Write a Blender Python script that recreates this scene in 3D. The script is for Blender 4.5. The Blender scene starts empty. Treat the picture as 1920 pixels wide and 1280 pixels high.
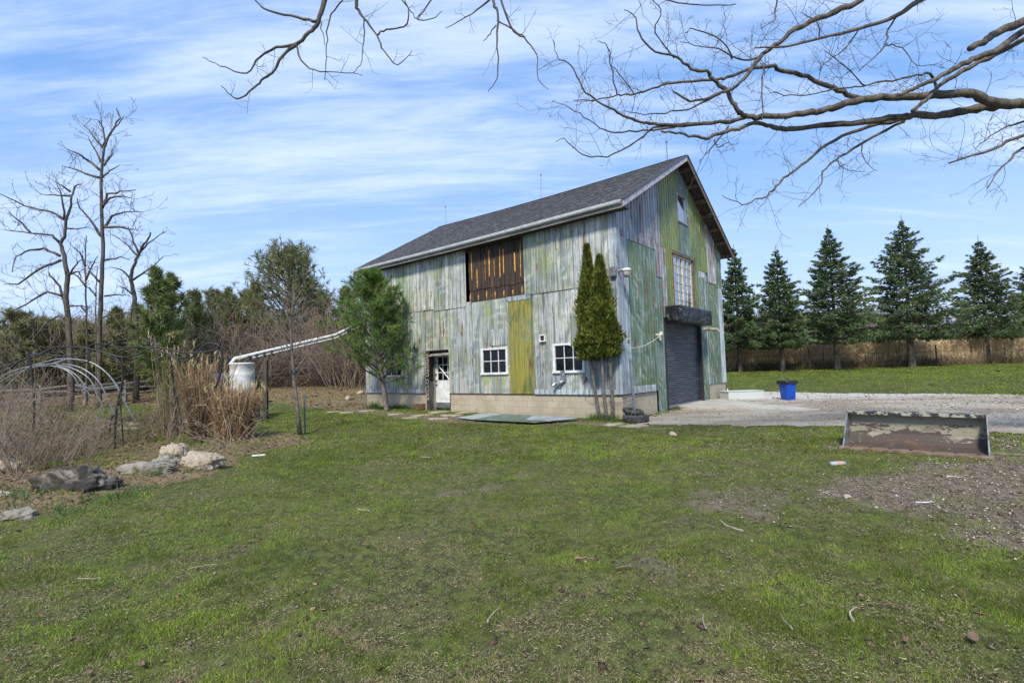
import bpy, math, random
import numpy as np
from mathutils import Vector, Matrix
from math import sin, cos, pi, radians
# ------------------------------------------------------------------ camera
F, PITCH, ROLL, CAMZ = 961.76, 0.0556, 0.0294, 1.6
_c, _s = cos(PITCH), sin(PITCH)
_F = np.array([0, _c, _s]); _R0 = np.array([1., 0, 0]); _U0 = np.array([0, -_s, _c])
_R = cos(ROLL) * _R0 - sin(ROLL) * _U0; _U = sin(ROLL) * _R0 + cos(ROLL) * _U0
EYE = np.array([0, 0, CAMZ])
SC = bpy.context.scene; COL = SC.collection
cd = bpy.data.cameras.new('camera'); cam = bpy.data.objects.new('camera', cd); COL.objects.link(cam); SC.camera = cam
cd.sensor_width = 36; cd.sensor_fit = 'HORIZONTAL'; cd.lens = 36 * F / 1920; cd.clip_end = 3000; cd.clip_start = .05
cam.matrix_world = Matrix(((_R[0], _U[0], -_F[0], 0), (_R[1], _U[1], -_F[1], 0), (_R[2], _U[2], -_F[2], CAMZ), (0, 0, 0, 1)))
# ------------------------------------------------------------------ sky, sun, exposure
SUN_EL, SUN_AZ = radians(47), radians(193)      # azimuth from +Y clockwise: behind the camera, to the left
W = bpy.data.worlds.new('World'); SC.world = W; W.use_nodes = True
nt = W.node_tree; nt.nodes.clear()
def N(t, k, **kw):
    n = t.nodes.new(k)
    for a, v in kw.items():
        if a.startswith('i_'): n.inputs[a[2:].replace('_', ' ')].default_value = v
        else: setattr(n, a, v)
    return n
sky = N(nt, 'ShaderNodeTexSky', sky_type='NISHITA', sun_disc=False, sun_elevation=SUN_EL, sun_rotation=SUN_AZ, air_density=1.0, dust_density=.4, ozone_density=2.0)
tc = N(nt, 'ShaderNodeTexCoord'); sep = N(nt, 'ShaderNodeSeparateXYZ'); nt.links.new(tc.outputs['Generated'], sep.inputs[0])
def M(t, op, a, b=None, c=None, clamp=False):
    n = t.nodes.new('ShaderNodeMath'); n.operation = op; n.use_clamp = clamp
    for i, v in enumerate((a, b, c)):
        if v is None: continue
        if isinstance(v, (int, float)): n.inputs[i].default_value = v
        else: t.links.new(v, n.inputs[i])
    return n.outputs[0]
def MIX(t, f, a, b, mode='MIX'):
    n = t.nodes.new('ShaderNodeMix'); n.data_type = 'RGBA'; n.blend_type = mode
    for s, v in ((0, f), (6, a), (7, b)):
        if isinstance(v, (int, float)): n.inputs[s].default_value = v
        elif isinstance(v, tuple): n.inputs[s].default_value = tuple(v) + (1,) * (4 - len(v))
        else: t.links.new(v, n.inputs[s])
    return n.outputs[2]
def RAMP(t, x, lo, hi, a=0., b=1.):
    n = t.nodes.new('ShaderNodeMapRange'); n.interpolation_type = 'SMOOTHSTEP'; n.inputs[1].default_value = lo; n.inputs[2].default_value = hi
    n.inputs[3].default_value = a; n.inputs[4].default_value = b; t.links.new(x, n.inputs[0]); return n.outputs[0]
def NOISE(t, vec, scale, detail=4, rough=.55, dist=0., col=False):
    n = t.nodes.new('ShaderNodeTexNoise'); n.inputs['Scale'].default_value = scale; n.inputs['Detail'].default_value = detail
    n.inputs['Roughness'].default_value = rough; n.inputs['Distortion'].default_value = dist
    if vec is not None: t.links.new(vec, n.inputs['Vector'])
    return n.outputs[1 if col else 0]
def MAP(t, vec, loc=(0, 0, 0), rot=(0, 0, 0), sc=(1, 1, 1)):
    n = t.nodes.new('ShaderNodeMapping'); n.inputs[1].default_value = loc; n.inputs[2].default_value = rot; n.inputs[3].default_value = sc
    t.links.new(vec, n.inputs[0]); return n.outputs[0]
# cirrus: noise on a high cloud plane seen from below
zc = M(nt, 'ADD', M(nt, 'MAXIMUM', sep.outputs[2], 0.0), .16)
cx_ = M(nt, 'DIVIDE', sep.outputs[0], zc); cy_ = M(nt, 'DIVIDE', sep.outputs[1], zc)
cmb = N(nt, 'ShaderNodeCombineXYZ'); nt.links.new(cx_, cmb.inputs[0]); nt.links.new(cy_, cmb.inputs[1])
p1 = MAP(nt, cmb.outputs[0], (3.1, .4, 0), (0, 0, radians(-14)), (.42, 1.5, 1))
n1 = NOISE(nt, p1, 1.35, 9, .62, .35)
p2 = MAP(nt, cmb.outputs[0], (7.7, 2.2, 0), (0, 0, radians(8)), (.3, .65, 1))
n2 = NOISE(nt, p2, .9, 3, .5, .2)
p3 = MAP(nt, cmb.outputs[0], (1.2, 9.2, 0), (0, 0, radians(-20)), (1.2, 6.0, 1))
n3 = NOISE(nt, p3, 1.6, 6, .65, .5)
dens = M(nt, 'ADD', M(nt, 'ADD', M(nt, 'MULTIPLY', n1, .62), M(nt, 'MULTIPLY', n2, .55)), M(nt, 'MULTIPLY', n3, .32))
cm = RAMP(nt, dens, .66, .94, 0, .68)
hz = RAMP(nt, sep.outputs[2], .02, .46, .72, 0)          # paler towards the horizon
clear = MIX(nt, .6, MIX(nt, 1., sky.outputs[0], (.95, 1.1, 1.25), 'MULTIPLY'), (1.5, 3.1, 6.2))
c0 = MIX(nt, hz, clear, (4.3, 5.3, 7.5))
c1 = MIX(nt, cm, c0, (5.6, 6.4, 8.2))
low = MAP(nt, cmb.outputs[0], (0, 0, 0), (0, 0, 0), (.35, .9, 1)); nl = NOISE(nt, low, 1.3, 6, .5, .1)
lowm = M(nt, 'MULTIPLY', RAMP(nt, nl, .5, .66, 0, .55), RAMP(nt, sep.outputs[2], .12, .22, 1, 0))
c2 = MIX(nt, lowm, c1, (3.4, 4.1, 6.1))
bg = N(nt, 'ShaderNodeBackground'); bg.inputs[1].default_value = .117; nt.links.new(c2, bg.inputs[0])
wo = N(nt, 'ShaderNodeOutputWorld'); nt.links.new(bg.outputs[0], wo.inputs[0])
sl = bpy.data.lights.new('sun', 'SUN'); sl.energy = 3.6; sl.angle = radians(9); sl.color = (1, .93, .81)
so = bpy.data.objects.new('sun', sl); COL.objects.link(so)
sd = Vector((sin(SUN_AZ) * cos(SUN_EL), cos(SUN_AZ) * cos(SUN_EL), sin(SUN_EL)))
so.rotation_euler = sd.to_track_quat('Z', 'Y').to_euler(); so.location = (-20, -20, 40)
SC.view_settings.view_transform = 'Standard'; SC.view_settings.look = 'None'; SC.view_settings.gamma = 1; SC.view_settings.exposure = .55
# ------------------------------------------------------------------ pixel -> place helpers
def ray(px, py): return _F + _R * (px - 960) / F - _U * (py - 640) / F
def at(px, py, depth): return EYE + ray(px, py) * depth           # depth measured along the view axis
def smooth(a, b, t): t = np.clip((t - a) / (b - a), 0, 1); return t * t * (3 - 2 * t)
def gh(x, y):
    z = np.interp(y, [-50, 9, 14, 22, 40, 60, 120, 2000], [0, 0, .09, .21, 1.1, 1.5, 2.2, 3.])
    z = z + .45 * smooth(2, 10, -x - 1) * smooth(26, 36, y)
    return z
def ground(px, py, lift=0.):
    d = ray(px, py); t = 2.
    for k in range(60):
        p = EYE + d * t
        e = p[2] - gh(p[0], p[1]) - lift
        t2 = t + e / max(.03, -d[2] + .02)
        if abs(t2 - t) < 1e-4: break
        t = min(t2, 300)
    p = EYE + d * t; return p
CX, CY, TH = 3.0552, 14.4834, .8877
BL, BW = 12.09, 9.46
ax = np.array([cos(TH), sin(TH), 0]); ay = np.array([-sin(TH), cos(TH), 0])
def _pl(px, py, n, off):
    d = ray(px, py); o = np.array([CX, CY, 0]) + n * off
    t = ((o - EYE) @ n) / (d @ n); return EYE + d * t - np.array([CX, CY, 0])
def LW(px, py, off=0.):                  # long wall: local (y, z)
    q = _pl(px, py, -ax, off); return q @ ay, q[2]
def GW(px, py, off=0.):                  # gable wall: local (x, z)
    q = _pl(px, py, -ay, off); return q @ ax, q[2]
# ------------------------------------------------------------------ object helpers
def link(o, parent=None):
    COL.objects.link(o)
    if parent is not None: o.parent = parent
    return o
def tag(o, label=None, cat=None, group=None, kind=None):
    if label: o['label'] = label
    if cat: o['category'] = cat
    if group: o['group'] = group
    if kind: o['kind'] = kind
    return o
def empty(name, loc, rz=0., label=None, cat=None, group=None):
    o = bpy.data.objects.new(name, None); o.location = tuple(loc); o.rotation_euler = (0, 0, rz); o.empty_display_size = .2
    link(o); tag(o, label, cat, group); return o
class MB:
    """collects boxes, tubes, polygons; build() makes one mesh object"""
    def __init__(s): s.v = []; s.f = []; s.mi = []; s.uv = None
    def add(s, vs, fs, mi=0):
        b = len(s.v); s.v += [tuple(map(float, v)) for v in vs]; s.f += [tuple(b + i for i in f) for f in fs]; s.mi += [mi] * len(fs)
    def box(s, a, b, M4=None, mi=0):
        x0, y0, z0 = a; x1, y1, z1 = b
        vs = [(x0, y0, z0), (x1, y0, z0), (x1, y1, z0), (x0, y1, z0), (x0, y0, z1), (x1, y0, z1), (x1, y1, z1), (x0, y1, z1)]
        if M4 is not None: vs = [tuple(M4 @ Vector(v)) for v in vs]
        s.add(vs, [(0, 3, 2, 1), (4, 5, 6, 7), (0, 1, 5, 4), (1, 2, 6, 5), (2, 3, 7, 6), (3, 0, 4, 7)], mi)
    def tube(s, pts, rad, k=8, cap=True, mi=0, flat=1.):
        P = [np.array(p, float) for p in pts]; n = len(P)
        if not hasattr(rad, '__len__'): rad = [rad] * n
        T = [P[min(i + 1, n - 1)] - P[max(i - 1, 0)] for i in range(n)]
        T = [t / (np.linalg.norm(t) + 1e-9) for t in T]
        u = np.cross(T[0], [0, 0, 1.])
        if np.linalg.norm(u) < .1: u = np.cross(T[0], [1., 0, 0])
        u /= np.linalg.norm(u); vs = []
        for i in range(n):
            u = u - T[i] * (u @ T[i]); u /= np.linalg.norm(u) + 1e-9; w = np.cross(T[i], u)
            for j in range(k):
                a = 2 * pi * j / k; vs.append(P[i] + rad[i] * (cos(a) * u + sin(a) * w * flat))
        fs = [(i * k + j, i * k + (j + 1) % k, (i + 1) * k + (j + 1) % k, (i + 1) * k + j) for i in range(n - 1) for j in range(k)]
        if cap: fs += [tuple(range(k - 1, -1, -1)), tuple((n - 1) * k + j for j in range(k))]
        s.add(vs, fs, mi)
    def lathe(s, prof, k=24, c=(0, 0, 0), mi=0):
        vs = [(c[0] + r * cos(2 * pi * j / k), c[1] + r * sin(2 * pi * j / k), c[2] + z) for r, z in prof for j in range(k)]
        fs = [(i * k + j, i * k + (j + 1) % k, (i + 1) * k + (j + 1) % k, (i + 1) * k + j) for i in range(len(prof) - 1) for j in range(k)]
        s.add(vs, fs, mi)
    def prism(s, poly, h, M4, mi=0):     # poly in local xy, extruded 0..h in z, placed by M4
        n = len(poly); vs = [M4 @ Vector((x, y, 0)) for x, y in poly] + [M4 @ Vector((x, y, h)) for x, y in poly]
        s.add(vs, [tuple(range(n - 1, -1, -1)), tuple(range(n, 2 * n))] + [(i, (i + 1) % n, n + (i + 1) % n, n + i) for i in range(n)], mi)
    def build(s, name, mats, parent=None, smooth_=False, bevel=0.):
        me = bpy.data.meshes.new(name); me.from_pydata(s.v, [], s.f); me.update()
        mats = mats if isinstance(mats, (list, tuple)) else [mats]
        for m in mats: me.materials.append(m)
        if len(mats) > 1: me.polygons.foreach_set('material_index', s.mi)
        if smooth_: me.polygons.foreach_set('use_smooth', [True] * len(me.polygons))
        o = bpy.data.objects.new(name, me); link(o, parent)
        if bevel:
            md = o.modifiers.new('b', 'BEVEL'); md.width = bevel; md.segments = 2; md.limit_method = 'ANGLE'
        return o
def npmesh(name, V, Fc, mat, parent=None, cols=None, kface=3, smooth_=False):
    """V (n,3), Fc (m,k) int arrays, cols (n,3) per point"""
    me = bpy.data.meshes.new(name); n = len(V); m = len(Fc); k = Fc.shape[1]
    me.vertices.add(n); me.vertices.foreach_set('co', np.ascontiguousarray(V, dtype=np.float32).ravel())
    me.loops.add(m * k); me.loops.foreach_set('vertex_index', np.ascontiguousarray(Fc, dtype=np.int32).ravel())
    me.polygons.add(m); me.polygons.foreach_set('loop_start', np.arange(0, m * k, k, dtype=np.int32))
    me.polygons.foreach_set('loop_total', np.full(m, k, dtype=np.int32))
    if smooth_: me.polygons.foreach_set('use_smooth', np.ones(m, dtype=bool))
    me.update(calc_edges=True)
    if cols is not None:
        a = me.attributes.new('Col', 'FLOAT_COLOR', 'POINT')
        a.data.foreach_set('color', np.concatenate([cols, np.ones((n, 1))], 1).astype(np.float32).ravel())
    me.materials.append(mat); o = bpy.data.objects.new(name, me); return link(o, parent)
def slivers(name, P, D, Wd, cols, mat, parent=None):
    """thin triangles: base centre P, vector D (length included), width vector Wd"""
    n = len(P); V = np.empty((n, 3, 3)); V[:, 0] = P - Wd * .5; V[:, 1] = P + Wd * .5; V[:, 2] = P + D
    return npmesh(name, V.reshape(-1, 3), np.arange(3 * n).reshape(-1, 3), mat, parent, np.repeat(cols, 3, 0))
class Segs:
    """many small round branch segments"""
    def __init__(s): s.a = []
    def add(s, p, q, r0, r1): s.a.append((p[0], p[1], p[2], q[0], q[1], q[2], r0, r1))
    def arrays(s, k=4):
        A = np.array(s.a); p = A[:, :3]; q = A[:, 3:6]; d = q - p; L = np.linalg.norm(d, axis=1, keepdims=True) + 1e-9; d /= L
        q = q + d * A[:, 7:8] * .5
        up = np.where(np.abs(d[:, 2:3]) > .9, [[1., 0, 0]], [[0, 0, 1.]])
        u = np.cross(d, up); u /= np.linalg.norm(u, axis=1, keepdims=True); w = np.cross(d, u)
        an = np.arange(k) * 2 * pi / k
        ring = u[:, None] * np.cos(an)[None, :, None] + w[:, None] * np.sin(an)[None, :, None]
        V = np.concatenate([p[:, None] + ring * A[:, 6, None, None], q[:, None] + ring * A[:, 7, None, None]], 1)
        j = np.arange(k); f = np.stack([j, (j + 1) % k, k + (j + 1) % k, k + j], 1)
        Fc = (np.arange(len(A))[:, None, None] * 2 * k + f[None]).reshape(-1, 4)
        return V.reshape(-1, 3), Fc
    def build(s, name, mat, parent=None, k=4):
        V, Fc = s.arrays(k); return npmesh(name, V, Fc, mat, parent, smooth_=True)
def vnoise(x, y, seed=0):
    xi = np.floor(x).astype(np.int64); yi = np.floor(y).astype(np.int64); fx = x - xi; fy = y - yi
    fx = fx * fx * (3 - 2 * fx); fy = fy * fy * (3 - 2 * fy)
    def h(a, b):
        v = (a * 374761393 + b * 668265263 + seed * 1442695041) & 0xffffffff
        v = ((v ^ (v >> 13)) * 1274126177) & 0xffffffff
        return ((v ^ (v >> 16)) & 0xffff) / 65535.
    return (h(xi, yi) * (1 - fx) + h(xi + 1, yi) * fx) * (1 - fy) + (h(xi, yi + 1) * (1 - fx) + h(xi + 1, yi + 1) * fx) * fy
def fbm(x, y, sc, seed=0, o=4):
    r = 0; a = .5; t = 0
    for i in range(o): r = r + a * vnoise(x * sc * 2 ** i + 17.3 * i, y * sc * 2 ** i - 9.1 * i, seed + i); t += a; a *= .5
    return r / t
def poly_px(pts): return [tuple(ground(x, y)[:2]) for x, y in pts]
def sdpoly(x, y, P):
    """signed distance, positive inside"""
    x = np.asarray(x, float); y = np.asarray(y, float); d = np.full(x.shape, 1e9); ins = np.zeros(x.shape, bool)
    for i in range(len(P)):
        x0, y0 = P[i]; x1, y1 = P[(i + 1) % len(P)]; ex, ey = x1 - x0, y1 - y0
        t = np.clip(((x - x0) * ex + (y - y0) * ey) / (ex * ex + ey * ey + 1e-12), 0, 1)
        d = np.minimum(d, np.hypot(x - x0 - t * ex, y - y0 - t * ey))
        c = ((y0 > y) != (y1 > y)) & (x < (x1 - x0) * (y - y0) / (y1 - y0 + 1e-12) + x0); ins ^= c
    return np.where(ins, d, -d)
# ------------------------------------------------------------------ materials
MATS = {}
def mat(name):
    m = bpy.data.materials.new(name); m.use_nodes = True; t = m.node_tree; b = t.nodes['Principled BSDF']; MATS[name] = m; return m, t, b
def bump(t, b, h, strength=.3, dist=.01):
    n = t.nodes.new('ShaderNodeBump'); n.inputs['Strength'].default_value = strength; n.inputs['Distance'].default_value = dist
    t.links.new(h, n.inputs['Height']); t.links.new(n.outputs[0], b.inputs['Normal'])
def plain(name, c, c2=None, rough=.6, sc=6., metal=0., stretch=(1, 1, 1), bmp=.2, spec=.4, lo=.4, hi=.65, fine=0.):
    m, t, b = mat(name); o = t.nodes.new('ShaderNodeTexCoord').outputs['Object']
    v = MAP(t, o, (3, 5, 1), (0, 0, 0), stretch); n = NOISE(t, v, sc, 6, .6, .3)
    c2 = c2 or tuple(x * .65 for x in c)
    t.links.new(MIX(t, RAMP(t, n, lo, hi), c, c2), b.inputs['Base Color'])
    b.inputs['Roughness'].default_value = rough; b.inputs['Metallic'].default_value = metal; b.inputs['Specular IOR Level'].default_value = spec
    if bmp: bump(t, b, NOISE(t, v, sc * 5, 4), bmp, .01)
    return m
def leafmat(name, trans=.25, rough=.6):
    m, t, b = mat(name); a = t.nodes.new('ShaderNodeAttribute'); a.attribute_name = 'Col'
    t.links.new(a.outputs[0], b.inputs['Base Color']); b.inputs['Roughness'].default_value = rough; b.inputs['Specular IOR Level'].default_value = .25
    if trans:
        tr = t.nodes.new('ShaderNodeBsdfTranslucent'); t.links.new(a.outputs[0], tr.inputs[0]); mx = t.nodes.new('ShaderNodeMixShader'); mx.inputs[0].default_value = trans
        t.links.new(b.outputs[0], mx.inputs[1]); t.links.new(tr.outputs[0], mx.inputs[2]); t.links.new(mx.outputs[0], t.nodes['Material Output'].inputs[0])
    return m
LEAF = leafmat('leaf', .3); DRY = leafmat('dry_stems', .1, .8); STONES = leafmat('stones', 0, .85)
BARK = plain('bark', (.125, .105, .08), (.05, .04, .03), .9, 9, stretch=(1, 1, .35), bmp=.6)
BARKG = plain('grey_bark', (.17, .15, .125), (.085, .072, .055), .85, 12, bmp=.5)
TWIG = plain('twig', (.10, .08, .062), (.05, .04, .03), .8, 20, bmp=0)
WHITE = plain('white_paint', (.70, .71, .70), (.55, .55, .53), .45, 5, bmp=.05)
BLACK = plain('black_iron', (.018, .018, .02), (.035, .03, .028), .5, 20, bmp=.2)
GALV = plain('galvanised', (.32, .345, .37), (.19, .21, .235), .4, 14, metal=.6, bmp=.1)
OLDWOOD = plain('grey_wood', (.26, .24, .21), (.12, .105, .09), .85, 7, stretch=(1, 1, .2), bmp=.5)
RAIL = plain('fence_wood', (.25, .23, .2), (.13, .115, .1), .9, 5, bmp=.5)
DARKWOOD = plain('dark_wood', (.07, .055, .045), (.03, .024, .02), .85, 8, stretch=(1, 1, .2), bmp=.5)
RUBBER = plain('rubber', (.03, .03, .032), (.08, .075, .07), .75, 9, bmp=.3)
STONEM = plain('pale_stone', (.42, .38, .3), (.24, .2, .15), .9, 4, bmp=1.0)
CONC = plain('concrete', (.42, .4, .35), (.3, .28, .24), .85, 2.2, bmp=.4)

def siding(name, c1, c2, rust=.0, streak=.5, moss=(.16, .18, .06), mossamt=.3, seed=0., swirl=.35):
    """sheet metal: chalky paint or zinc, streaks running down, rust spots, brushed arcs"""
    m, t, b = mat(name); o = t.nodes.new('ShaderNodeTexCoord').outputs['Object']
    oi = t.nodes.new('ShaderNodeObjectInfo').outputs['Random']
    va = t.nodes.new('ShaderNodeVectorMath'); va.operation = 'ADD'; cb = t.nodes.new('ShaderNodeCombineXYZ')
    t.links.new(M(t, 'MULTIPLY', oi, 37.), cb.inputs[0]); t.links.new(M(t, 'MULTIPLY', oi, 71.), cb.inputs[2]); t.links.new(o, va.inputs[0]); t.links.new(cb.outputs[0], va.inputs[1])
    v = va.outputs[0]
    st = NOISE(t, MAP(t, v, (seed, 0, 0), (0, 0, 0), (9, 9, .28)), 1., 6, .62, .1)
    st2 = NOISE(t, MAP(t, v, (seed, 4, 0), (0, 0, 0), (34, 34, .7)), 1., 4, .6)
    bl = NOISE(t, MAP(t, v, (seed, 2, 5), (0, 0, 0), (1.1, 1.1, .55)), 1.1, 5, .6, .6)
    ms = NOISE(t, MAP(t, v, (seed + 9, 2, 5), (0, 0, 0), (3.0, 3.0, 1.3)), 1., 7, .7, .6)
    wv = t.nodes.new('ShaderNodeTexWave'); wv.wave_type = 'RINGS'; wv.rings_direction = 'SPHERICAL'; wv.inputs['Scale'].default_value = .8; wv.inputs['Distortion'].default_value = 7.5; wv.inputs['Detail'].default_value = 3; wv.inputs['Detail Scale'].default_value = 1.3
    t.links.new(MAP(t, v, (seed, 0, 0), (0, 0, 0), (1.3, 1.3, 1.5)), wv.inputs[0])
    grn = c1[1] > c1[0] * 1.12 or c1[2] < .05
    col = MIX(t, RAMP(t, bl, .46, .56), c1, c2)
    pd = NOISE(t, MAP(t, v, (seed + 5, 3, 1), (0, 0, 0), (2.1, 2.1, .8)), 1., 7, .68, .5)
    col = MIX(t, RAMP(t, pd, .51, .58, 0, .72), col, (.155, .185, .20) if not grn else tuple(x * .62 for x in c2))
    sw = M(t, 'MULTIPLY', RAMP(t, wv.outputs['Fac'], .45, .95), RAMP(t, NOISE(t, v, .9, 3), .46, .6, 0, swirl))
    col = MIX(t, M(t, 'MULTIPLY', sw, RAMP(t, st2, .3, .6)), col, (.60, .62, .58))
    col = MIX(t, RAMP(t, ms, .50, .60, 0, mossamt * .75), col, moss)
    pc = NOISE(t, MAP(t, v, (seed + 15, 3, 1), (0, 0, 0), (4.2, 4.2, .8)), 1., 7, .68, .5)
    col = MIX(t, RAMP(t, pc, .56, .66, 0, .75 if not grn else .32), col, (.50, .53, .53) if not grn else (.33, .38, .36))
    col = MIX(t, RAMP(t, st, .52, .66, 0, streak), col, tuple(x * .45 for x in c2))
    col = MIX(t, RAMP(t, st2, .52, .64, 0, min(1, streak * 1.3)), col, (.10, .105, .08))
    so_ = t.nodes.new('ShaderNodeSeparateXYZ'); t.links.new(o, so_.inputs[0]); fr_ = M(t, 'ABSOLUTE', M(t, 'SUBTRACT', M(t, 'FRACT', M(t, 'ADD', M(t, 'DIVIDE', M(t, 'ADD', so_.outputs[0], so_.outputs[1]), .2), .5)), .5))
    dn = NOISE(t, MAP(t, v, (seed, 7, 0), (0, 0, 0), (6, 6, .9)), 1., 4, .7)
    col = MIX(t, M(t, 'MULTIPLY', RAMP(t, fr_, .13, .05), RAMP(t, dn, .35, .6, .15, .75)), col, (.085, .085, .065))
    fr2 = M(t, 'ABSOLUTE', M(t, 'SUBTRACT', M(t, 'FRACT', M(t, 'DIVIDE', M(t, 'ADD', so_.outputs[0], so_.outputs[1]), .0667)), .5))
    col = MIX(t, M(t, 'MULTIPLY', RAMP(t, fr2, .16, .04), RAMP(t, dn, .5, .7, 0, .4)), col, (.12, .12, .09))
    rs = NOISE(t, MAP(t, v, (seed + 3, 1, 2), (0, 0, 0), (6.5, 6.5, .95)), 1., 7, .72, .2)
    rsp = NOISE(t, MAP(t, v, (seed, 1, 8), (0, 0, 0), (30, 30, 18)), 1., 2, .5)
    rf = M(t, 'MAXIMUM', RAMP(t, rs, .605 - .04 * rust, .64 - .04 * rust, 0, .88 if rust else 0), RAMP(t, rsp, .75, .8, 0, .7))
    col = MIX(t, rf, col, (.15, .055, .022))
    col = MIX(t, 1., col, MIX(t, oi, (.88, .90, .94), (1.24, 1.24, 1.2)), 'MULTIPLY')
    t.links.new(col, b.inputs['Base Color']); b.inputs['Roughness'].default_value = .55; b.inputs['Metallic'].default_value = .12
    bump(t, b, bl, .25, .04); return m
ZN = (.50, .53, .53); ZD = (.36, .39, .40)
S_PALE = siding('pale_siding', (.50, .50, .46), (.37, .39, .38), .25, .55, (.25, .27, .11), .75, 1., .7)
S_MIX = siding('stained_siding', (.39, .40, .33), (.25, .28, .25), .3, .55, (.27, .30, .10), .95, 4., .7)
S_GRN = siding('greenish_siding', (.34, .37, .29), (.21, .26, .20), .35, .5, (.22, .26, .10), .85, 7., .6)
S_BLUE = siding('blue_grey_siding', (.33, .36, .36), (.22, .25, .26), .25, .5, (.26, .29, .12), .7, 9., .5)
S_WHITE = siding('whitish_siding', (.54, .54, .52), (.42, .43, .42), .2, .7, (.30, .31, .14), .5, 12.)
S_YEL = siding('yellow_siding', (.30, .265, .035), (.17, .20, .05), .1, .55, (.30, .32, .20), .3, 15., .0)
S_OLV = siding('olive_siding', (.185, .21, .035), (.12, .17, .045), .05, .3, (.20, .27, .17), .5, 18., .15)
S_G1 = siding('green_siding', (.125, .18, .075), (.10, .165, .11), .3, .4, (.30, .35, .34), .7, 21., .4)
S_TEAL = siding('teal_siding', (.085, .15, .11), (.16, .22, .20), .1, .3, (.13, .18, .08), .5, 24., .5)
S_GRAY = siding('rusty_grey_siding', (.33, .34, .36), (.22, .23, .25), 1.6, .45, (.24, .26, .25), .4, 27., .4)
S_ZINC = siding('zinc_siding', (.40, .46, .50), (.31, .36, .40), .4, .35, (.27, .3, .3), .4, 30., .5)
# ================================================================== BARN (local x along the gable, local y along the long wall)
barn = empty('barn', (CX, CY, 0), TH, 'old barn clad in patched green, grey and yellow sheet metal on a block foundation', 'barn')
ZB = .825; ZE = 6.2; ZR = 9.03; OE = .413; OG = .46; SL = (ZR - ZE) / (BW / 2 + OE); RT = .10
def sag(y): return -.10 * max(0, y / BL) ** 2 - .05 * sin(pi * min(1, max(0, y / BL)))
def sagr(y): return -.07 * sin(pi * min(1, max(0, y / BL)))
def zroof(x, y):                         # top of roof
    h = 1 - abs(x - BW / 2) / (BW / 2 + OE)
    return (ZE + sag(y)) * (1 - h) + (ZR + sagr(y)) * h
def sheet(wall, name, a0, a1, z0, z1, m, holes=(), off=.0, rib=.2, h=.014, rnd=0):
    if a0 > a1: a0, a1 = a1, a0
    br = {a0, a1}; ribs = []
    k = math.ceil((a0 + .02) / rib)
    while k * rib < a1 - .02: ribs.append(k * rib); k += 1
    for r in ribs:
        for d in (-.016, -.006, .006, .016): br.add(min(a1, max(a0, r + d)))
        br.add(min(a1, max(a0, r + rib * .5)))
    for hx0, hx1, hz0, hz1 in holes:
        for v in (hx0, hx1):
            if a0 < v < a1: br.add(v)
    br = sorted(br)
    def dep(a):
        for r in ribs:
            if abs(a - r) <= .0061: return h
        return 0
    f1 = z1 if callable(z1) else (lambda a: z1)
    f0 = z0 if callable(z0) else (lambda a: z0)
    mb = MB()
    def P(a, z):
        d = off + dep(a)
        return (-d, a, z) if wall == 'L' else (a, -d, z)
    for a, b in zip(br, br[1:]):
        if b - a < 1e-4: continue
        mid = (a + b) / 2
        cuts = sorted([(c, d) for x0, x1, c, d in holes if x0 - 1e-6 < mid < x1 + 1e-6])
        lo = None; ivs = []; cur = ('b',)
        za = f0; 
        levels = [('f', None)] + [v for c in cuts for v in c] + [('t', None)]
        i = 0
        while i < len(levels):
            A, B = levels[i], levels[i + 1]; i += 2
            la0 = f0(a) if isinstance(A, tuple) else A; lb0 = f0(b) if isinstance(A, tuple) else A
            la1 = f1(a) if isinstance(B, tuple) else B; lb1 = f1(b) if isinstance(B, tuple) else B
            if la1 - la0 < .005 and lb1 - lb0 < .005: continue
            q = [P(a, la0), P(b, lb0), P(b, lb1), P(a, la1)]
            if wall == 'L': q = q[::-1]
            mb.add(q, [(0, 1, 2, 3)])
    # folded rim so that the sheet has an edge
    o = mb.build(name, m, barn)
    sm = o.modifiers.new('thick', 'SOLIDIFY'); sm.thickness = .006; sm.offset = -1 if wall == 'G' else 1
    return o
def Sx(px, py=620): return LW(px, py)[0]
zU = LW(1095, 538)[1] - .0; zW0 = LW(985, 553)[1]
win = []
for x0, x1, yt, yb in ((723, 757, 673, 705), (905, 953, 652, 699.5), (1040, 1097, 642, 696)):
    win.append((LW(x1, yb)[0], LW(x0, yb)[0], 1.514, 2.366))
DR = (LW(843, 720)[0], LW(801, 720)[0], 0, LW(822, 656)[1])
HL = win + [(DR[0], DR[1], -1, DR[3])]
def wtop(y): return zroof(0, y) - RT - .02
up = [(683, 704, S_PALE), (704, 745, S_WHITE), (745, 775, S_GRN), (775, 815, S_PALE), (815, 838, S_MIX), (838, 877, S_PALE), (987, 1011, S_GRN), (1011, 1077, S_MIX), (1077, 1112, S_WHITE), (1112, 1164, S_WHITE)]
for i, (a, b, m) in enumerate(up):
    b0 = BL if a == 683 else Sx(a); a0 = 0.0 if b == 1164 else Sx(b)
    sheet('L', 'siding_panel', a0, b0, zU - (.0 if a > 980 else .1 if a > 800 else .03), wtop, m, off=.03 + .006 * (i % 2), rib=.2)
lowp = [(683, 727, S_BLUE), (727, 757, S_GRN), (757, 795, S_BLUE), (795, 845, S_MIX), (845, 858, S_BLUE), (858, 886, S_PALE), (886, 905, S_BLUE), (905, 955, S_MIX), (955, 1000, S_YEL), (1000, 1048, S_PALE), (1048, 1104, S_PALE), (1104, 1164, S_BLUE)]
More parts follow.
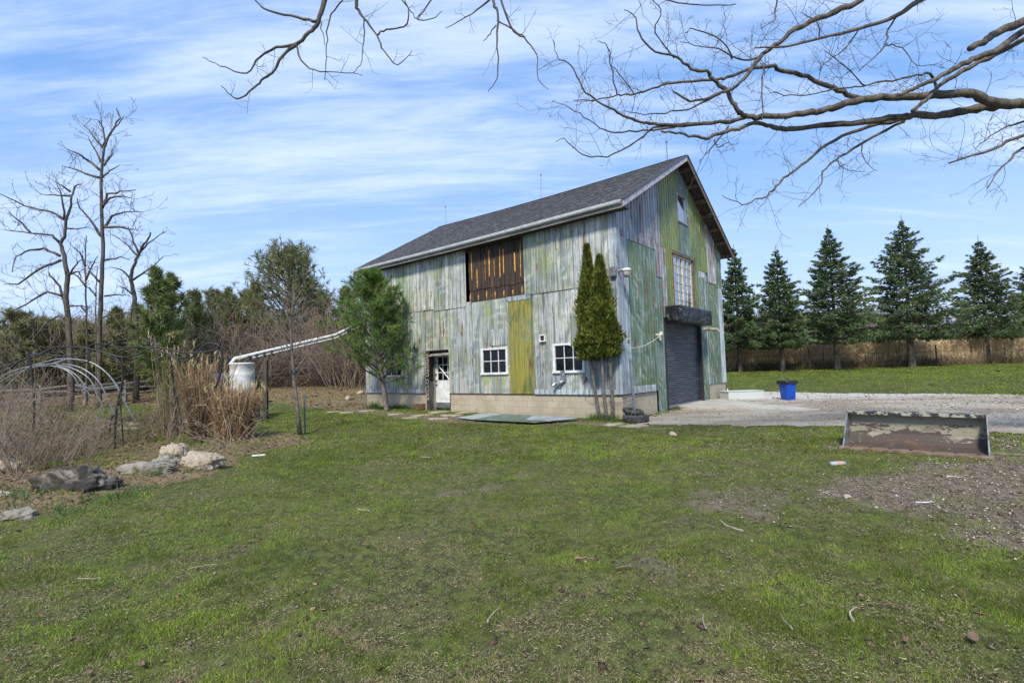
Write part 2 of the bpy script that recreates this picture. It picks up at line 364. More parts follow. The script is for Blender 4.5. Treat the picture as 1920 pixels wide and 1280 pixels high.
for i, (a, b, m) in enumerate(lowp):
    b0 = BL if a == 683 else Sx(a); a0 = 0.0 if b == 1164 else Sx(b)
    top = zU + .06
    if 880 < a < 990: top = zW0 + (.0 if a < 950 else -.14)
    sheet('L', 'siding_panel', a0, b0, ZB, top, m, HL, off=.004 + .007 * (i % 3), rib=.2 if i % 3 else .16)
sheet('L', 'siding_panel', Sx(1000), Sx(952), zW0 - .14, zW0 + .01, S_ZINC, off=.03)
for a, b, zt in ((1000, 1160, 1.0), (688, 795, .98)):
    sheet('L', 'skirt_strip', Sx(b), Sx(a), ZB - .012, ZB + .14, S_ZINC, off=.033, rib=.35)
sheet('L', 'siding_panel', Sx(952), Sx(918), 2.45, 3.0, S_WHITE, off=.032)
# ---- gable sheets
def gtop(x): return zroof(x, 0) - RT - .03
def Gx(px, py): return GW(px, py)[0]
zs = GW(1200, 452)[1]
gd = (Gx(1248, 700), Gx(1317, 700), -1, GW(1280, 600)[1])
w2 = (Gx(1262, 530), Gx(1299, 530), GW(1280, 580)[1], GW(1280, 484)[1])
w3 = (Gx(1269, 400), Gx(1285, 400), GW(1277, 417)[1], GW(1277, 367)[1])
HG = [gd, w2, w3]
zr = GW(1330, 530)[1]
gp = [(1160, 1234, 400, zs - .1, None, S_GRAY, .03), (1234, 1270, 400, zs, None, S_OLV, .022), (1270, 1290, 400, zs, None, S_TEAL, .03),
      (1290, 1322, 450, zr + .35, None, S_OLV, .022), (1322, 1337, 450, zr, None, S_GRAY, .031), (1337, 1349, 480, zr - .1, None, S_G1, .022), (1349, 1359, 500, zr, None, S_GRAY, .03),
      (1167, 1180, 600, ZB, zs - .05, S_ZINC, .024), (1180, 1208, 600, ZB, zs - .05, S_G1, .012), (1208, 1228, 600, ZB, zs, S_G1, .02), (1228, 1250, 600, .08, zs + .03, S_TEAL, .012),
      (1228, 1247, 490, GW(1237, 520)[1], zs + .06, S_GRAY, .034), (1250, 1262, 520, gd[3] - .1, zs + .03, S_TEAL, .006), (1262, 1290, 520, gd[3] - .1, zs + .03, S_TEAL, .01),
      (1290, 1309, 520, gd[3] - .1, zr + .9, S_ZINC, .012), (1309, 1322, 540, ZB, zr + .33, S_ZINC, .018), (1317, 1327, 680, .12, zr + .1, S_TEAL, .028),
      (1322, 1348, 560, ZB, zr + .03, S_G1, .008), (1348, 1361, 600, ZB, zr + .03, S_ZINC, .016)]
for a, b, yr, z0, z1, m, off in gp:
    x0 = 0.0 if a in (1160, 1167) else Gx(a, yr); x1 = BW if b in (1359, 1361) else Gx(b, yr)
    if z1 is not None and z1 > 6 and False: pass
    top = gtop if z1 is None else (lambda x, z1=z1: min(z1, gtop(x)))
    sheet('G', 'siding_panel', x0, x1, z0, top, m, HG, off=off, rib=.2)
sheet('G', 'backing_sheet', 0.0, BW, ZB, gtop, S_ZINC, HG, off=-.012, rib=.2)
sheet('G', 'skirt_strip', Gx(1185, 728), Gx(1228, 728), ZB - .01, ZB + .2, S_ZINC, off=.036, rib=.5)
# corner flashing
mb = MB(); mb.box((-.05, -.052, ZB), (-.043, .16, 6.1)); mb.box((-.05, -.052, ZB), (.16, -.045, 6.1)); mb.build('corner_flashing', S_ZINC, barn)
# back and far walls (plain sheets), so that the barn is closed
mb = MB(); mb.box((BW - .06, .02, 0), (BW, BL - .02, 6.2))
vs = [(0.02, BL - .05, 0), (BW - .02, BL - .05, 0), (BW - .02, BL - .05, 6.1), (BW / 2, BL - .05, 8.8), (.02, BL - .05, 6.1)]
mb.add(vs + [(x, BL, z) for x, _, z in vs], [(0, 1, 2, 3, 4), (9, 8, 7, 6, 5), (0, 5, 6, 1), (1, 6, 7, 2), (2, 7, 8, 3), (3, 8, 9, 4), (4, 9, 5, 0)])
mb.build('back_wall', S_BLUE, barn)
mb = MB(); mb.box((.1, .1, 3.3), (BW - .1, BL - .1, 3.5)); mb.box((1.2, 4.2, -.1), (1.3, BL - .1, 3.2)); mb.box((1.3, 4.2, -.1), (BW, 4.3, 3.2)); mb.build('loft_floor', DARKWOOD, barn)
# ---- exposed old boards where the sheets are missing
m, t, b = mat('old_boards'); o = t.nodes.new('ShaderNodeTexCoord').outputs['Object']
n = NOISE(t, MAP(t, o, (0, 0, 0), (0, 0, 0), (14, 14, .9)), 1., 6, .65); n_ = NOISE(t, MAP(t, o, (0, 0, 0), (0, 0, 0), (3, 3, 1.4)), 1., 5, .7)
cc = MIX(t, RAMP(t, n, .35, .65), (.018, .013, .010), (.065, .042, .028)); cc = MIX(t, RAMP(t, n_, .56, .72, 0, .55), cc, (.16, .085, .045))
t.links.new(cc, b.inputs['Base Color']); b.inputs['Roughness'].default_value = .85; bump(t, b, n, .5, .02)
FOAM = plain('spray_foam', (.80, .42, .06), (.62, .27, .03), .7, 14, bmp=.8)
rg = random.Random(5); y0, y1 = Sx(987, 500), Sx(879, 510)
mb = MB(); fo = MB(); y = y0; zt = 6.06; i = 0; zsp = zW0 + .42
widths = []
while y < y1 - .02:
    w = min(rg.uniform(.17, .27), y1 - y); g = rg.uniform(.012, .03)
    mb.box((-.004 - rg.uniform(0, .012), y + g / 2, zsp + rg.uniform(-.02, .02)), (.02, y + w - g / 2, zt + .2)); widths.append(y); y += w; i += 1
y = y0
while y < y1 - .02:
    w = min(rg.uniform(.2, .34), y1 - y); mb.box((.012, y + .008, zW0 - .1), (.03, y + w - .008, zsp + .05)); y += w
mb.box((.05, y0, zW0 - .1), (.07, y1, zt + .2))
bo = mb.build('wood_boards', m, barn, bevel=.004)
for i, y in enumerate(widths[::1]):
    if i in (3, 9): continue
    n = 9; za = zsp + .02 + rg.uniform(0, .35); zb_ = zt - .15 - rg.uniform(0, .3)
    if i % 4 == 2: zb_ = za + .7
    r = rg.uniform(.010, .024)
    fo.tube([(.002 - rg.uniform(0, .008), y + rg.uniform(-.006, .006), za + (zb_ - za) * k / n) for k in range(n + 1)], [r * rg.uniform(.7, 1.25) * (1 if 0 < k < n else .3) for k in range(n + 1)], 6)
for y in np.linspace(y0 + .2, y1 - .05, 7):
    fo.tube([(.006, y, zW0 + .0), (.0, y + .008, zW0 + .18), (.006, y, zW0 + rg.uniform(.22, .38))], [.012, .018, .006], 6)
fo.build('foam_filling', FOAM, bo, True)
# ---- foundation
m, t, b = mat('block_wall'); uv = t.nodes.new('ShaderNodeTexCoord').outputs['UV']; o = t.nodes.new('ShaderNodeTexCoord').outputs['Object']
br = t.nodes.new('ShaderNodeTexBrick'); t.links.new(uv, br.inputs[0]); br.inputs['Scale'].default_value = 1; br.inputs['Brick Width'].default_value = .4; br.inputs['Row Height'].default_value = .2; br.inputs['Mortar Size'].default_value = .007
br.inputs['Color1'].default_value = (.42, .36, .26, 1); br.inputs['Color2'].default_value = (.35, .30, .22, 1); br.inputs['Mortar'].default_value = (.25, .22, .17, 1)
cc = MIX(t, RAMP(t, NOISE(t, o, 2.2, 5), .42, .64, 0, .6), br.outputs[0], (.30, .26, .18)); cc = MIX(t, RAMP(t, NOISE(t, o, 1.1, 4), .5, .66, 0, .4), cc, (.48, .42, .33))
cc = MIX(t, RAMP(t, NOISE(t, MAP(t, o, (0, 0, 3), (0, 0, 0), (3, 3, 1)), 1.5, 5), .58, .7, 0, .5), cc, (.16, .16, .08))
t.links.new(cc, b.inputs['Base Color']); b.inputs['Roughness'].default_value = .9; bump(t, b, br.outputs['Fac'], -.5, .01); BLOCK = m
def wall_uv(o, ax_):
    me = o.data; uv = me.uv_layers.new(name='UV'); 
    for l in me.loops:
        c = me.vertices[l.vertex_index].co; uv.data[l.index].uv = (c[ax_] if ax_ < 2 else c[0] + c[1], c[2])
mb = MB(); mb.box((.02, .02, -.5), (.22, DR[0], ZB + .1)); mb.box((.02, DR[1], -.5), (.22, BL, ZB + .1))
mb.box((.22, .02, -.5), (Gx(1231, 700), .22, ZB + .1)); mb.box((Gx(1327, 700), .02, -.5), (BW, .22, ZB + .1)); mb.box((BW - .2, .22, -.5), (BW, BL, ZB))
o = mb.build('foundation', BLOCK, barn); wall_uv(o, 2)
RUST = plain('rust_line', (.16, .06, .025), (.06, .03, .02), .8, 12, bmp=.3)
mb = MB(); mb.box((-.006, .0, ZB - .034), (.016, DR[0], ZB - .006)); mb.box((-.006, DR[1], ZB - .034), (.016, BL, ZB - .006)); mb.box((.02, -.004, ZB - .034), (Gx(1231, 700), .016, ZB - .006)); mb.build('rusty_drip_edge', RUST, barn)
# ---- roof
m, t, b = mat('shingles'); uv = t.nodes.new('ShaderNodeTexCoord').outputs['UV']; o = t.nodes.new('ShaderNodeTexCoord').outputs['Object']
br = t.nodes.new('ShaderNodeTexBrick'); t.links.new(uv, br.inputs[0]); br.inputs['Scale'].default_value = 1; br.inputs['Brick Width'].default_value = .3; br.inputs['Row Height'].default_value = .145; br.inputs['Mortar Size'].default_value = .006; br.inputs['Bias'].default_value = 0
br.inputs['Color1'].default_value = (.034, .035, .042, 1); br.inputs['Color2'].default_value = (.072, .073, .083, 1); br.inputs['Mortar'].default_value = (.02, .02, .022, 1)
b2 = NOISE(t, MAP(t, uv, (0, 0, 0), (0, 0, 0), (4.5, 7, 1)), 1., 3, .7)
cc = MIX(t, RAMP(t, b2, .46, .56, 0, .7), br.outputs[0], (.115, .113, .118)); cc = MIX(t, RAMP(t, NOISE(t, MAP(t, uv, (0, 0, 0), (0, 0, 0), (1.4, .35, 1)), 1., 5, .7), .45, .6, 0, .5), cc, (.03, .03, .034))
t.links.new(cc, b.inputs['Base Color']); b.inputs['Roughness'].default_value = .9; bump(t, b, br.outputs['Fac'], -.7, .012); SHING = m
NY = 92
for side in (0, 1):
    xs = np.linspace(-OE, BW / 2, 40) if side == 0 else np.linspace(BW + OE, BW / 2, 40)
    ys = np.linspace(-OG, BL + .34, NY); V = []; Q = []; UVs = []
    rows = []
    L = math.hypot(BW / 2 + OE, ZR - ZE); nrow = int(L / .145)
    for r in range(nrow + 1):            # each course overlaps the one below: a small saw tooth
        for e in (0, 1):
            h = min(1, (r + e) * .145 / L); rows.append((h, .014 * (1 - e)))
    for h, lift in rows:
        x = xs[0] + (xs[-1] - xs[0]) * h
        for y in ys:
            V.append((x, y, zroof(x, y) + lift + .004 * sin(y * 7.3 + h * 31))); UVs.append((y, h * L))
    n = len(ys)
    for i in range(len(rows) - 1):
        for j in range(n - 1):
            q = (i * n + j, (i + 1) * n + j, (i + 1) * n + j + 1, i * n + j + 1); Q.append(q if side == 0 else q[::-1])
    mb = MB(); mb.v = V; mb.f = [q[::-1] for q in Q]; mb.mi = [0] * len(Q)
    o = mb.build('roof_slope', SHING, barn); uvl = o.data.uv_layers.new(name='UV')
    for l in o.data.loops: uvl.data[l.index].uv = UVs[l.vertex_index]
    # deck under it
    mb = MB(); V = []
    xe = xs[0]
    for y in ys:
        for x in (xe, BW / 2):
            V += [(x, y + (0), zroof(x, y) - .006), (x, y, zroof(x, y) - RT * .5)]
    n = len(ys); fs = []
    for j in range(n - 1):
        a = j * 4; fs += [(a + 1, a + 3, a + 7, a + 5), (a, a + 1, a + 5, a + 4)]
    fs += [(0, 2, 3, 1), (4 * n - 4, 4 * n - 3, 4 * n - 1, 4 * n - 2)]
    mb.add(V, fs); mb.build('roof_deck', DARKWOOD, barn)
mb = MB(); mb.tube([(BW / 2, y, zroof(BW / 2, y) + .005) for y in np.linspace(-OG, BL + .34, 30)], .05, 6, flat=.4); mb.build('ridge_cap', SHING, barn)
# purlin ends and barge boards at the gable
LAV = plain('weathered_trim', (.45, .44, .47), (.30, .29, .31), .7, 6, stretch=(1, 1, 1), bmp=.3)
BROWNW = plain('brown_timber', (.17, .125, .09), (.09, .065, .05), .85, 8, bmp=.4)
mb = MB()
for side in (0, 1):
    for k in range(7):
        h = .05 + k * .145; x = (-OE + (BW / 2 + OE) * h) if side == 0 else (BW + OE - (BW / 2 + OE) * h); z = zroof(x, 0) - RT * .5
        mb = MB(); mb.box((x - .05, -OG + .03, z - .13), (x + .05, .1, z - .005)); mb.build('purlin', BROWNW, barn)
for side, mt in ((0, LAV), (1, BROWNW)):
    mb = MB(); e = -OE if side == 0 else BW + OE; x1 = BW / 2 + (-.012 if side == 0 else .012)
    za, zb_ = zroof(e, 0), zroof(BW / 2, 0); yb = -OG
    for (d0, d1, yy0, yy1) in ((.012, .20, yb - .028, yb - .003),):
        vs = [(e, yy0, za - d1), (x1, yy0, zb_ - d1), (x1, yy0, zb_ - d0), (e, yy0, za - d0)]
        mb.add(vs + [(x, yy1, z) for x, _, z in vs], [(0, 1, 2, 3), (7, 6, 5, 4), (0, 4, 5, 1), (1, 5, 6, 2), (2, 6, 7, 3), (3, 7, 4, 0)])
    mb.build('barge_board', mt, barn)
    mb = MB(); vs = [(e - (.02 if side == 0 else -.02), yb - .05, za - .004), (x1, yb - .05, zb_ + .0), (x1, yb + .1, zb_ + .018), (e - (.02 if side == 0 else -.02), yb + .1, za + .016)]
    mb.add(vs, [(0, 1, 2, 3)]); o = mb.build('drip_edge', BLACK, barn); md = o.modifiers.new('s', 'SOLIDIFY'); md.thickness = .02
# fascia, gutter, soffit
ys = np.linspace(-OG + .02, BL + .33, 40)
def extr(mb, prof):                      # profile (x, dz) swept along the eave
    n = len(prof); V = [(-OE + x, y, zroof(-OE, y) + dz) for y in ys for x, dz in prof]
    fs = [(j * n + i, j * n + i + 1, (j + 1) * n + i + 1, (j + 1) * n + i) for j in range(len(ys) - 1) for i in range(n - 1)]
    fs += [tuple(range(n)), tuple((len(ys) - 1) * n + i for i in range(n))]; mb.add(V, fs)
mb = MB(); extr(mb, [(.0, -.02), (-.10, -.02), (-.11, -.032), (-.098, -.05), (-.094, -.072), (-.07, -.105), (-.0, -.11), (.0, -.10), (-.064, -.096), (-.085, -.07), (-.09, -.034), (.0, -.034)]); mb.build('gutter', WHITE, barn)
GREYB = plain('grey_fascia', (.24, .23, .21), (.13, .12, .11), .8, 6, stretch=(1, .2, 1), bmp=.3)
mb = MB(); extr(mb, [(.004, -.02), (.004, -.22), (.03, -.22), (.03, -.02)]); mb.build('fascia_board', GREYB, barn)
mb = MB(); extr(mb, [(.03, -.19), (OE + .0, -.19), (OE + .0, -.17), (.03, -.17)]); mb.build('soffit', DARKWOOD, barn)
# downspout at the far end
mb = MB(); ye = BL - .12
mb.tube([(-OE - .06, ye + .3, ZE - .2), (-OE - .06, ye + .3, ZE - .36), (-.10, ye, ZE - .62), (-.10, ye, ZE - .8), (-.10, ye, LW(688, 602)[1])], .05, 8, flat=.8); mb.build('downspout', WHITE, barn)
# lightning rods on the ridge
for y, h in ((.25, 1.15), (5.9, 1.7), (11.9, 1.5)):
    mb = MB(); z = zroof(BW / 2, y)
    for a in (0, 2.1, 4.2): mb.tube([(BW / 2 + .05 * cos(a), y + .05 * sin(a), z), (BW / 2, y, z + h * .62)], .008, 4)
    for k in range(6): mb.tube([(BW / 2 - .04 * (1 - k / 6), y, z + .1 + k * h * .1), (BW / 2 + .04 * (1 - k / 6), y + .02, z + .17 + k * h * .1)], .005, 3)
    mb.tube([(BW / 2, y, z + h * .6), (BW / 2, y, z + h)], [.008, .003], 4)
    mb.lathe([(0, -.045), (.03, -.03), (.045, 0), (.03, .03), (0, .045)], 8, (BW / 2, y, z + h * .63)); mb.build('lightning_rod', GALV, barn)
# ---- windows
m, t, b = mat('window_glass'); b.inputs['Base Color'].default_value = (.01, .012, .015, 1); b.inputs['Roughness'].default_value = .03; b.inputs['Specular IOR Level'].default_value = .5
tr = t.nodes.new('ShaderNodeBsdfTransparent'); tr.inputs[0].default_value = (.5, .52, .52, 1); mx = t.nodes.new('ShaderNodeMixShader'); mx.inputs[0].default_value = .45
t.links.new(b.outputs[0], mx.inputs[1]); t.links.new(tr.outputs[0], mx.inputs[2]); t.links.new(mx.outputs[0], t.nodes['Material Output'].inputs[0]); GLASS = m
m, t, b = mat('mirror_glass'); b.inputs['Base Color'].default_value = (.34, .37, .40, 1); b.inputs['Roughness'].default_value = .04; b.inputs['Metallic'].default_value = .9; MIRG = m
def window(wall, a0, a1, z0, z1, nx, nz, fm, gm, fw=.06, mw=.024, proud=.05, name='window', sash=None):
    def T(lo, hi):                       # (a, depth outward, z)
        return ((-hi[1], lo[0], lo[2]), (-lo[1], hi[0], hi[2])) if wall == 'L' else ((lo[0], -hi[1], lo[2]), (hi[0], -lo[1], hi[2]))
    mb = MB(); B = lambda a, b_, d0, d1, c, d: mb.box(*T((a, d0, c), (b_, d1, d)))
    B(a0 - .02, a0 + fw, -.06, proud, z0, z1); B(a1 - fw, a1 + .02, -.06, proud, z0, z1)
    B(a0 + fw, a1 - fw, -.06, proud, z1 - fw, z1); B(a0 - .04, a1 + .04, -.06, proud + .03, z0 - .05, z0 + fw * .4)
    for i in range(1, nx):
        x = a0 + fw + (a1 - a0 - 2 * fw) * i / nx; w_ = .085 if sash and i in sash else mw
        B(x - w_ / 2, x + w_ / 2, -.02, .02 + (.015 if sash and i in sash else 0), z0 + fw * .4, z1 - fw)
    for j in range(1, nz):
        z = z0 + fw * .4 + (z1 - z0 - 1.4 * fw) * j / nz; B(a0 + fw, a1 - fw, -.017, .017, z - mw / 2, z + mw / 2)
    w = mb.build(name, fm, barn, bevel=.003)
    mb = MB(); B(a0 + fw * .5, a1 - fw * .5, -.012, -.006, z0 + .02, z1 - .02); mb.build('pane', gm, w); return w
for i, (a, b_, c, d) in enumerate(win):
    window('L', a, b_, c, d, 3, 2, WHITE, GLASS)
CREAM = plain('cream_paint', (.58, .54, .42), (.42, .38, .28), .55, 7, bmp=.1)
window('G', w3[0], w3[1], w3[2], w3[3], 1, 1, GALV, MIRG, .05, .02, .035)
window('G', w2[0] + .02, w2[1] - .19, w2[2], w2[3], 4, 6, CREAM, MIRG, .06, .010, .03, sash=(2,))
mb = MB(); mb.box((w2[1] - .165, -.06, w2[2]), (w2[1] + .01, .02, w2[3])); mb.box((w2[0] - .1, -.09, w2[3]), (w2[1] + .06, .0, w2[3] + .11)); mb.box((w2[0] - .06, -.05, w2[2]), (w2[0] - .012, .0, w2[3])); mb.build('window_trim', BROWNW, barn)
mb = MB(); mb.tube([(w2[0] - .005, -.03, w2[2] + .2), (w2[0] - .01, -.035, w2[2] + .8), (w2[0] - .005, -.03, w2[2] + 1.3)], [.01, .02, .008], 6); mb.build('foam_filling', FOAM, barn)
# hose coil hanging behind a pane
HOSE = plain('hose', (.6, .6, .55), (.4, .4, .36), .5, 8, bmp=0)
mb = MB(); yc, zc_ = win[1][0] * .45 + win[1][1] * .55, 2.0
for k in range(4): mb.tube([(.12 + .02 * k, yc + (.16 - .01 * k) * cos(a), zc_ + (.14 + .01 * k) * sin(a)) for a in np.linspace(.4 * k, .4 * k + 5, 18)], .007, 5)
mb.build('hose_coil', HOSE, barn)
mb = MB(); mb.box((.10, win[2][0] + .05, 1.75), (.11, win[2][1] - .05, 2.34)); mb.build('window_blind', plain('grey_blind', (.16, .16, .17), (.12, .12, .13), .8), barn)
# vent hood above the right window, dryer vent and meter below it
y, z = LW(1019.5, 634); mb = MB()
for a0, a1, c0, c1 in ((-.11, .11, .08, .11), (-.11, .11, -.11, -.08), (-.11, -.08, -.08, .08), (.08, .11, -.08, .08)): mb.box((-.1, y + a0, z + c0), (-.0, y + a1, z + c1))
v = mb.build('wall_vent', WHITE, barn); mb = MB(); mb.box((-.05, y - .08, z - .08), (-.04, y + .08, z + .08)); mb.build('vent_opening', BLACK, v)
y, z = LW(1057, 708); mb = MB(); mb.box((-.09, y - .1, z - .12), (-.03, y + .06, z + .22)); mb.tube([(-.06, y, z - .1), (-.1, y + .05, z - .14), (-.16, y + .22, z - .17), (-.22, y + .26, z - .24)], .06, 10); mb.build('dryer_vent', GALV, barn)
y, z = LW(1098, 710); mb = MB(); mb.tube([(-.03, y, z), (-.12, y, z)], .06, 12); mb.tube([(-.06, y, z - .05), (-.06, y, z - .55)], .012, 6); mb.build('water_tap', plain('dull_bronze', (.16, .15, .12), (.2, .1, .05), .6), barn)
# ---- entrance door in a recess
D0, D1, DT = DR[0], DR[1], DR[3]; rd = .36
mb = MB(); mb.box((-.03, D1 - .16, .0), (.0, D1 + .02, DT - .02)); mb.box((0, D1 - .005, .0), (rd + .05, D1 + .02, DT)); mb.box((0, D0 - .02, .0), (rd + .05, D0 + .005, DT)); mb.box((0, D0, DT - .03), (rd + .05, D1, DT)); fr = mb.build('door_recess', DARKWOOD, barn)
mb = MB(); mb.box((.02, D1 - .03, .02), (rd - .03, D1 - .008, 1.25)); mb.build('reveal_board', OLDWOOD, fr)
dz0 = LW(830, 765, -rd)[1]; dz0 = .27; dw0, dw1 = D0 + .05, LW(817, 720, -rd)[0]; dz1 = dz0 + 2.03
mb = MB(); mb.box((rd - .03, dw1, dz0 - .1), (rd + .06, D1, dz1 + .3)); mb.box((rd - .02, D0 - .02, dz1), (rd + .06, dw1, dz1 + .4)); mb.box((rd - .05, dw1 - .0, dz0), (rd - .03, dw1 + .05, dz1 + .05)); mb.build('door_frame', OLDWOOD, barn)
W_ = dw1 - dw0; mb = MB(); gz0, gz1 = dz0 + 1.02, dz1 - .13; gx0, gx1 = dw0 + .14, dw1 - .14
mb.box((rd, dw0, dz0), (rd + .045, gx0, dz1)); mb.box((rd, gx1, dz0), (rd + .045, dw1, dz1)); mb.box((rd, gx0, gz1), (rd + .045, gx1, dz1)); mb.box((rd, gx0, dz0), (rd + .045, gx1, gz0))
for i in (1, 2): a = gx0 + (gx1 - gx0) * i / 3; mb.box((rd + .004, a - .014, gz0), (rd + .03, a + .014, gz1))
for i in (1, 2): a = gz0 + (gz1 - gz0) * i / 3; mb.box((rd + .007, gx0, a - .014), (rd + .028, gx1, a + .014))
mb.box((rd - .008, gx0 - .02, dz0 + .3), (rd, gx1 + .02, dz0 + .8))
door = mb.build('door', WHITE, barn, bevel=.003)
mb = MB(); mb.box((rd + .014, gx0, gz0), (rd + .018, gx1, gz1)); mb.build('pane', GLASS, door)
mb = MB(); mb.box((rd - .012, dw0, dz0 - .03), (rd, dw1, dz0 + .18)); mb.build('kick_plate', GALV, door)
mb = MB(); mb.tube([(rd - .03, gx1 + .05, dz0 + 1.68), (rd - .03, gx0 + .02, dz0 + .92)], .022, 8); mb.build('diagonal_bar', WHITE, door)
mb = MB()
for a, z in ((gx1 + .07, dz0 + 1.7), (gx1 + .09, dz0 + 1.25), (gx1 + .07, dz0 + 1.0), (gx1 + .07, dz0 + .85), (gx0, dz0 + .9)): mb = MB(); mb.tube([(rd, a, z), (rd - .06, a, z)], .026, 10); mb.build('door_knob', BLACK, door)
mb = MB(); vs = [(-.05, D0 - .0, DT - .22), (-.05, D1 - .1, DT - .24), (.25, D1 - .1, DT - .06), (.25, D0, DT - .04)]
mb.add(vs, [(0, 1, 2, 3)]); o = mb.build('door_canopy', OLDWOOD, barn); md = o.modifiers.new('s', 'SOLIDIFY'); md.thickness = .025
# ---- lettering on the dark board beside the door: read from the bottom up
fnt = bpy.data.curves.new('lettering', 'FONT'); fnt.body = 'EXCLO DESIGN'; fnt.size = .2; fnt.extrude = .003; fnt.space_character = 1.06
LET = plain('letter_paint', (.5, .47, .36), (.3, .28, .2), .7, 30, bmp=0); fnt.materials.append(LET)
to = bpy.data.objects.new('lettering', fnt); link(to)
bpy.context.view_layer.update(); dg = bpy.context.evaluated_depsgraph_get(); me = bpy.data.meshes.new_from_object(to.evaluated_get(dg)); bpy.data.objects.remove(to)
lo = bpy.data.objects.new('lettering', me); link(lo, barn)
xs_ = [v.co.x for v in me.vertices]; sc_ = 1.72 / (max(xs_) - min(xs_))
# text x -> up (z), text y -> towards larger local y (left as seen from outside)
lo.matrix_local = Matrix(((0, 0, -1, -.036), (0, sc_, 0, D1 - .135), (sc_, 0, 0, .55), (0, 0, 0, 1)))
# ---- roller door
m, t, b = mat('roller_steel'); o = t.nodes.new('ShaderNodeTexCoord').outputs['Object']
n = NOISE(t, MAP(t, o, (0, 0, 0), (0, 0, 0), (1.2, 1, 14)), 1., 5, .6); t.links.new(MIX(t, RAMP(t, n, .4, .65), (.05, .06, .085), (.12, .13, .155)), b.inputs['Base Color']); b.inputs['Roughness'].default_value = .38; b.inputs['Metallic'].default_value = .4; ROLL_ = m
g0, g1, gt = gd[0] + .12, gd[1] - .02, gd[3]; gz = LW(0, 0)[1] * 0 + .16
mb = MB(); ns = 46; hgt = gt + .1 - gz - .1; V = []; prof = []
for k in range(ns):
    for u, d in ((0, 0), (.10, .0), (.3, .022), (.5, .03), (.7, .022), (.9, .0)): prof.append((gz + .1 + (k + u) * hgt / ns, d))
prof.append((gz + .1 + hgt, 0))
for z, d in prof: V += [(g0, .12 - d, z), (g1, .12 - d, z)]
mb.add(V, [(2 * i, 2 * i + 1, 2 * i + 3, 2 * i + 2) for i in range(len(prof) - 1)])
rdoor = mb.build('roller_door', ROLL_, barn)
mb = MB(); mb.box((g0, .08, gz), (g1, .13, gz + .1)); mb.tube([((g0 + g1) / 2, .06, gz + .05), ((g0 + g1) / 2 + .15, .06, gz + .05)], .012, 6); mb.build('bottom_rail', GALV, rdoor)
mb = MB(); mb.box((g0 - .09, -.03, gz - .05), (g0, .14, gt)); mb.build('door_track', BLACK, barn); mb = MB(); mb.box((g1, -.03, gz - .05), (g1 + .05, .14, gt)); mb.build('door_track', BLACK, barn)
mb = MB(); mb.box((gd[0] - .05, .0, gz - .1), (g0 - .09, .08, gt)); mb.build('door_jamb', OLDWOOD, barn)
# black wrapped hood above the roller door
m, t, b = mat('black_tarp'); o = t.nodes.new('ShaderNodeTexCoord').outputs['Object']; b.inputs['Base Color'].default_value = (.012, .013, .015, 1); b.inputs['Roughness'].default_value = .38; bump(t, b, NOISE(t, o, 2.2, 3, .5, 1.6), 1., .12); TARP = m
hx0, hx1 = Gx(1245, 590), GW(1338, 590, .62)[0]; hz0, hz1 = GW(1244, 604)[1], GW(1244, 574)[1]; hd = .55
import bmesh
bm = bmesh.new(); bmesh.ops.create_cube(bm, size=1); bmesh.ops.subdivide_edges(bm, edges=bm.edges[:], cuts=7, use_grid_fill=True)
rg = random.Random(9)
for v in bm.verts:
    q = v.co; v.co = Vector((hx0 + (q.x + .5) * (hx1 - hx0) + rg.uniform(-.003, .003), -hd + (q.y + .5) * (hd - .04) + rg.uniform(-.004, .004), hz0 + (q.z + .5) * (hz1 - hz0) + rg.uniform(-.003, .003)))
me = bpy.data.meshes.new('door_hood'); bm.to_mesh(me); me.materials.append(TARP); me.polygons.foreach_set('use_smooth', [True] * len(me.polygons)); o = bpy.data.objects.new('door_hood', me); link(o, barn)
# exhaust pipe, insulator with wire, lamp
x, z = GW(1318, 618); mb = MB(); mb.tube([(x, 0, z), (x + .02, -.3, z + .0), (x + .05, -.5, z - .02), (x + .1, -.62, z - .15)], [.06, .06, .062, .06], 10); mb.build('exhaust_pipe', plain('dull_pipe', (.3, .28, .22), (.2, .17, .12), .6), barn)
x, z = GW(1231, 629); mb = MB(); mb.tube([(x - .14, -.04, z + .02), (x, -.12, z), (x + .1, -.14, z + .1)], .035, 8); mb.tube([(x - .02, -.1, z - .02), (x + .02, -.12, z - .16)], .03, 8); mb.lathe([(0, 0), (.07, .02), (.05, .1), (0, .12)], 10, (x + .05, -.12, z)); mb.build('wire_bracket', CREAM, barn)
mb = MB(); y3, z3 = LW(1062, 645)
pts = []
for k in range(13): u = k / 12; pts.append((x * (1 - u) + (-.08) * u, -.13 * (1 - u) - .08 * u, z * (1 - u) + (z - .42) * u - .16 * sin(pi * u)))
for k in range(1, 9): u = k / 8; pts.append((-.09, y3 * u, (z - .42) * (1 - u) + z3 * u - .1 * sin(pi * u)))
mb.tube(pts, .007, 5); mb.build('wire', WHITE, barn)
x, z = .02, GW(1168, 513)[1]; mb = MB(); mb.box((-.16, -.02, z - .12), (-.05, .16, z + .14)); mb.tube([(-.05, -.06, z + .02), (-.03, -.18, z + .03), (-.02, -.28, z + .0)], .04, 8); lp = mb.build('lamp_arm', GALV, barn)
mb = MB(); mb.lathe([(0, .07), (.09, .06), (.125, .035), (.135, -.015), (.12, -.02), (0, .015)], 20, (-.02, -.30, z)); mb.build('lamp_shade', WHITE, lp, True)
mb = MB(); mb.lathe([(.115, -.02), (.11, -.1), (.085, -.16), (.04, -.19), (0, -.2)], 20, (-.02, -.30, z)); mb.build('lamp_globe', plain('frosted_globe', (.42, .40, .34), (.3, .28, .22), .2, 8, bmp=.1), lp, True)
